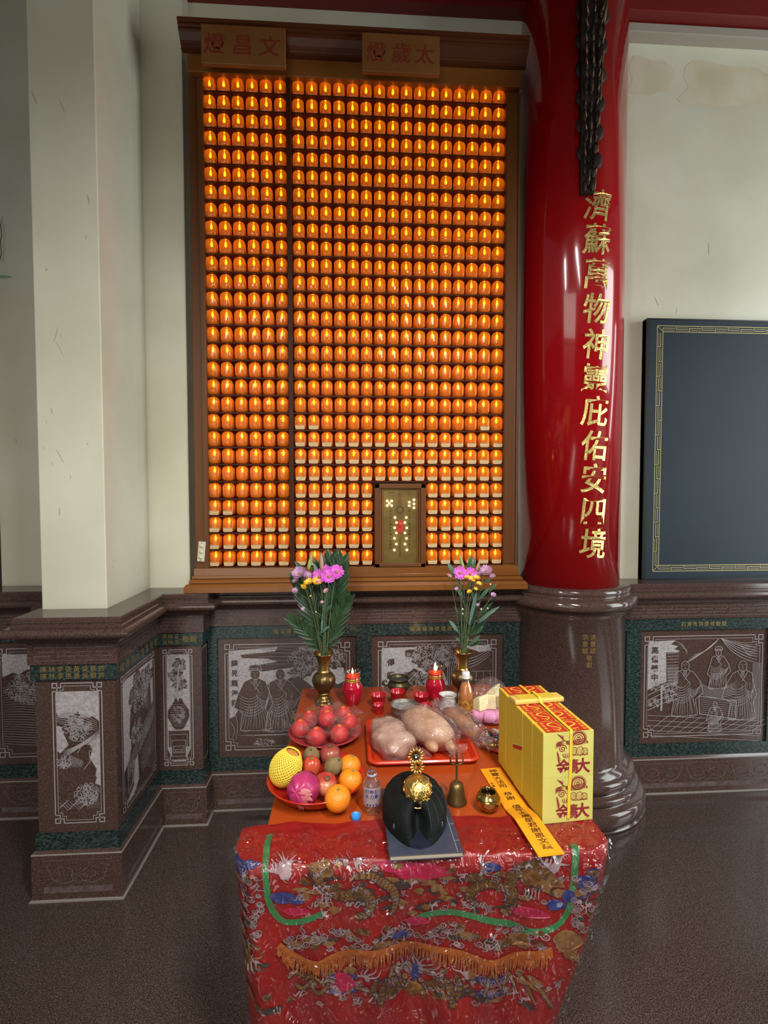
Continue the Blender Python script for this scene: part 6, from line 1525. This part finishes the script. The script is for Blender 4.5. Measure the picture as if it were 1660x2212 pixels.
# ------------------------------------------------------------------ joss paper bundles
YJ = mat('yellow_joss_paper', (.62, .44, .035), .7, var=(.56, .37, .025), vscale=70, stretch=(.05, .05, 3)); YJF = mat('pale_yellow_wrapper', (.56, .51, .135), .65, var=(.52, .46, .11), vscale=10)
PR = mat('maroon_print', (.22, .012, .022), .6); RW = mat('red_top_paper', (.46, .020, .012), .5); YG = mat('gold_print', (.75, .42, .04), .5)
SO = Vector((.517, 1.334, RT + .0085)); sdir = Vector((-.085, .996, 0)).normalized(); sx_ = Vector((sdir.y, -sdir.x, 0)); SRZ = math.atan2(sx_.y, sx_.x)
BW, BD, BH = .148, .0655, .1265
def spiral(m, cx, cy, r, fn, h, w, turns=2.2, s=1, n=22, a0=0):
    m.rib([(cx + s * r * (1 - k / (n + 2)) * math.cos(a0 + k / n * turns * 2 * PI), cy + r * (1 - k / (n + 2)) * math.sin(a0 + k / n * turns * 2 * PI)) for k in range(n + 1)], w, fn, h)
def joss_print():
    """maroon woodcut: fish tail and scrolls, a coin, rolling clouds, and the three characters"""
    m = MB(); fn = lambda x, y, h: Vector((x, -h, y)); h = .0007
    for k in range(6): m.rib(bez((.040 + k * .004, .122 - k * .001), (.052, .112 - k * .002), (.064 + k * .001, .100), 7), .0022, fn, h + k * 1e-5, taper=True)
    for k in range(5): m.rib(bez((.036, .094 - k * .003), (.046, .100 - k * .002), (.060, .104 - k * .003), 7), .0018, fn, h + 1e-4 + k * 1e-5, taper=True)
    spiral(m, .056, .080, .012, fn, h, .0022, 1.9); spiral(m, .044, .093, .008, fn, h + 2e-4, .0020, 1.2)
    for k in range(7): m.rib(bez((.042 + k * .0015, .074 - k * .004), (.038, .070 - k * .004), (.044 + k * .001, .066 - k * .0045), 5), .0020, fn, h + 3e-4 + k * 1e-5)
    for k in range(4): m.rib(bez((.058 + k * .006, .066), (.056 + k * .006, .058), (.064 + k * .005, .054), 6), .0020, fn, h + k * 1e-5)
    for k in range(6): m.rib(bez((.066, .094 + k * .0015), (.085, .084 + k * .003), (.124, .092 + k * .003), 9), .0011, fn, h + 5e-4 + k * 1e-5)
    cx, cy = .103, .106
    for r, w in ((.0165, .0035), (.0105, .0018), (.0052, .0016)): m.rib([(cx + r * 1.1 * math.cos(a * PI / 14), cy + r * math.sin(a * PI / 14)) for a in range(28)], w, fn, h + r * .01, closed=True)
    for k in range(18): a = -.6 + k * .2; m.rib([(cx + .0185 * 1.1 * math.cos(a), cy + .0185 * math.sin(a)), (cx + .0225 * 1.1 * math.cos(a), cy + .0225 * math.sin(a))], .0022, fn, h + 2e-4)
    m.rib([(cx - .004, cy + .002), (cx + .004, cy + .002)], .001, fn, h + 3e-4); m.rib([(cx - .004, cy - .002), (cx + .004, cy - .002)], .001, fn, h + 3e-4); m.rib([(cx, cy - .005), (cx, cy + .005)], .001, fn, h + 3.5e-4)
    m.rib([(.126, .098), (.130, .094), (.128, .090)], .004, fn, h, taper=True)
    for i, (x, y, r) in enumerate(((.090, .072, .010), (.108, .070, .012), (.122, .068, .010))):
        m.rib([(x + r * .9 * math.cos(a * PI / 9), y + r * math.sin(a * PI / 9)) for a in range(18)], .0016, fn, h + i * 1e-5, closed=True)
        for k in range(3): m.rib([(x - r * .4 + k * r * .4, y - r * .6), (x - r * .35 + k * r * .4, y + r * .6)], .0010, fn, h + 1e-4)
    for k in range(6): m.rib(bez((.086 + k * .008, .062), (.090 + k * .008, .056), (.096 + k * .007, .062), 5), .0014, fn, h + 4e-4 + k * 1e-5)
    put(m, '金', .060, .028, .044, fn, h, off=.025); put(m, '壽', .0905, .028, .044, fn, h + 1e-4, off=.015, sx=.62); put(m, '大', .1165, .028, .044, fn, h, off=.03)
    return m
JP = joss_print().mesh('woodcut_print', PR)
def bundle(k, row, label, group='joss paper bundles'):
    t = thing('joss_paper_bundle', label, 'joss paper', SO + sdir * (BD + .0008) * k + Vector((0, 0, (BH + .0006) * row)) + sx_ * rnd.uniform(-.002, .001), SRZ, group)
    m = MB().box(0, BW, .0016, BD, 0, BH); obj('paper_block', m, YJ, t, bevel=.002)
    if k == 0:
        obj('front_wrapper', MB().box(.0, BW, 0, .0015, 0, BH), YJF, t); obj('woodcut_print', JP, None, t, label='maroon woodcut with three large characters')
        if row == 0: obj('cord_shadow_fold', MB().box(0, BW, -.0003, .0002, .010, .0108), PR, t) if False else None
    if row == 1:
        ft_ = lambda x, y, h: Vector((x, y, BH + h))
        r = MB()
        for x0, x1 in ((.010, .072), (.078, .136)):
            r.add([ft_(x, y, .0012) for x, y in ((x0, .002), (x1, .002), (x1, BD - .002), (x0, BD - .002))], [(0, 1, 2, 3)]); r.add([ft_(x, y, .0003) for x, y in ((x0, .002), (x1, .002), (x1, BD - .002), (x0, BD - .002))], [(3, 2, 1, 0)])
        tp_ = obj('red_top_paper', r, RW, t)
        y_ = MB()
        for x0, s in ((.010, 1), (.136, -1)):
            X_ = lambda q: x0 + s * q
            for j in range(4): put(y_, '財寶進滿'[j], X_(.009), .010 + j * .014, .0105, ft_, .0018, off=.01)
            sp_ = [(X_(.036 + .014 * math.sin(j * .62)), .008 + j * .0044) for j in range(12)]
            y_.rib(sp_, .0052, ft_, .0020, taper=True); y_.rib(bez((X_(.022), .046), (X_(.032), .056), (X_(.048), .050)), .004, ft_, .0022, taper=True)
            y_.rib(bez((X_(.024), .018), (X_(.030), .010), (X_(.050), .014)), .003, ft_, .0024, taper=True)
            for j in range(5): y_.rib([(X_(.046 + .002 * j), .046 - .003 * j), (X_(.054), .050 - .006 * j)], .0018, ft_, .0026 + j * 1e-5)
            for j in range(3): put(y_, '大吉利'[j], X_(.030 + j * .009), .0045, .007, ft_, .0018)
        obj('gold_print', y_, YG, tp_)
    return t
names = ['frontmost', 'second from the front', 'middle', 'fourth from the front', 'rearmost']
for row, rn in ((0, 'lower'), (1, 'upper')):
    for k in range(5): bundle(k, row, f'yellow joss paper bundle, {names[k]} of the {rn} row' + (', with maroon print' if k == 0 else ''))
# red paper poking out between the rows, cord and the folded sheet on top
T3 = Matrix.Translation(SO) @ Matrix.Rotation(SRZ, 4, 'Z'); top = (BH + .0006) * 2 - .0006
t = thing('red_paper_slip', 'red paper slip showing in a gap on the left side of the joss paper', 'paper', T3 @ Vector((-.002, .165, BH + .012)), SRZ)
m = MB(); m.prism([(-.030, .014), (.034, -.010), (.034, -.024), (-.030, .0)], lambda a, b, h: Vector((-h, a, b)), 0, .0012); obj('slip', m, RW, t)
m = MB(); m.prism([(-.036, .018), (.036, -.009), (.036, -.0125), (-.036, .0145)], lambda a, b, h: Vector((-h, a, b)), 0, .004); obj('yellow_lip', m, YJF, t)
t = thing('folded_paper', 'folded yellow paper tucked under the cord on top of the joss paper', 'paper', T3 @ Vector((.070, .205, top + .0035)), SRZ + .03)
m = MB(); pts = [(-.040, 0), (.036, 0), (.042, .004), (.036, .013), (-.034, .016), (-.042, .010)]
m.prism(pts, lambda a, b, h: Vector((h, a * .62, b * .9)), -.076, .086); obj('sheet', m, mat('buff_paper', (.66, .42, .10), .7), t, bevel=.002)
m = MB(); m.prism([(-.020, .0145), (.018, .0125), (.018, .0140), (-.020, .016)], lambda a, b, h: Vector((h, a, b)), -.06, .06); obj('inner_fold', m, YJ, t)
cx_ = .078
cord = [(cx_ - .004, -.0042, .012), (cx_ - .003, -.0042, .10), (cx_, -.0042, BH), (cx_ + .001, -.0042, top - .004), (cx_ + .002, -.002, top + .004), (cx_, .10, top + .0055), (cx_ - .001, .172, top + .007), (cx_ - .002, .185, top + .0215), (cx_ - .003, .228, top + .0215), (cx_ - .004, .242, top + .007), (cx_ - .004, .328, top + .0045), (cx_ - .004, .3345, top - .003), (cx_ - .004, .3345, .012)]
m = MB(); vs = []
for x, y, z in cord: vs += [(x - .0042, y, z), (x + .0042, y, z)]
n_ = len(cord); off = [(0, -.0008, 0) if c[2] < top else (0, 0, .0012) for c in cord]
vs2 = [(v[0], v[1] + off[i // 2][1], v[2] + off[i // 2][2]) for i, v in enumerate(vs)]
m.add(vs + vs2, [(2 * i, 2 * i + 2, 2 * i + 3, 2 * i + 1) for i in range(n_ - 1)] + [(2 * n_ + 2 * i + 1, 2 * n_ + 2 * i + 3, 2 * n_ + 2 * i + 2, 2 * n_ + 2 * i) for i in range(n_ - 1)])
o = obj('cord', m, mat('yellow_strap', (.70, .47, .035), .5), loc=SO, rot=(0, 0, SRZ)); tag(o, 'flat yellow strap tied round the stacked joss paper', 'strap')
# ------------------------------------------------------------------ thin smoke over the bronze burner
sm = bpy.data.materials.new('thin_smoke'); sm.use_nodes = True; t = sm.node_tree; t.nodes.remove(t.nodes['Principled BSDF'])
v = nd(t, 'ShaderNodeVolumePrincipled'); v.inputs['Color'].default_value = (.9, .9, .92, 1); v.inputs['Anisotropy'].default_value = .2
tc = nd(t, 'ShaderNodeTexCoord'); mp = nd(t, 'ShaderNodeMapping'); mp.inputs['Scale'].default_value = (1, 1, .45)
t.links.new(tc.outputs['Object'], mp.inputs[0])
n = nd(t, 'ShaderNodeTexNoise'); n.inputs['Scale'].default_value = 26; n.inputs['Detail'].default_value = 3; n.inputs['Distortion'].default_value = 1.5
t.links.new(mp.outputs[0], n.inputs['Vector'])
r = nd(t, 'ShaderNodeMapRange'); r.inputs['From Min'].default_value = .46; r.inputs['From Max'].default_value = .78; r.inputs['To Min'].default_value = 0; r.inputs['To Max'].default_value = 7
t.links.new(n.outputs['Fac'], r.inputs['Value']); t.links.new(r.outputs[0], v.inputs['Density'])
t.links.new(v.outputs[0], t.nodes['Material Output'].inputs['Volume'])
o = obj('incense_smoke', MB().ball((0, 0, .085), (.035, .028, .090), 20, 14, fn=lambda d: 1 + .25 * max(0, d.z)), sm, loc=(.214, 2.285, RT + .072))
tag(o, 'thin grey smoke rising from the dark bronze incense burner', 'smoke', kind='stuff')
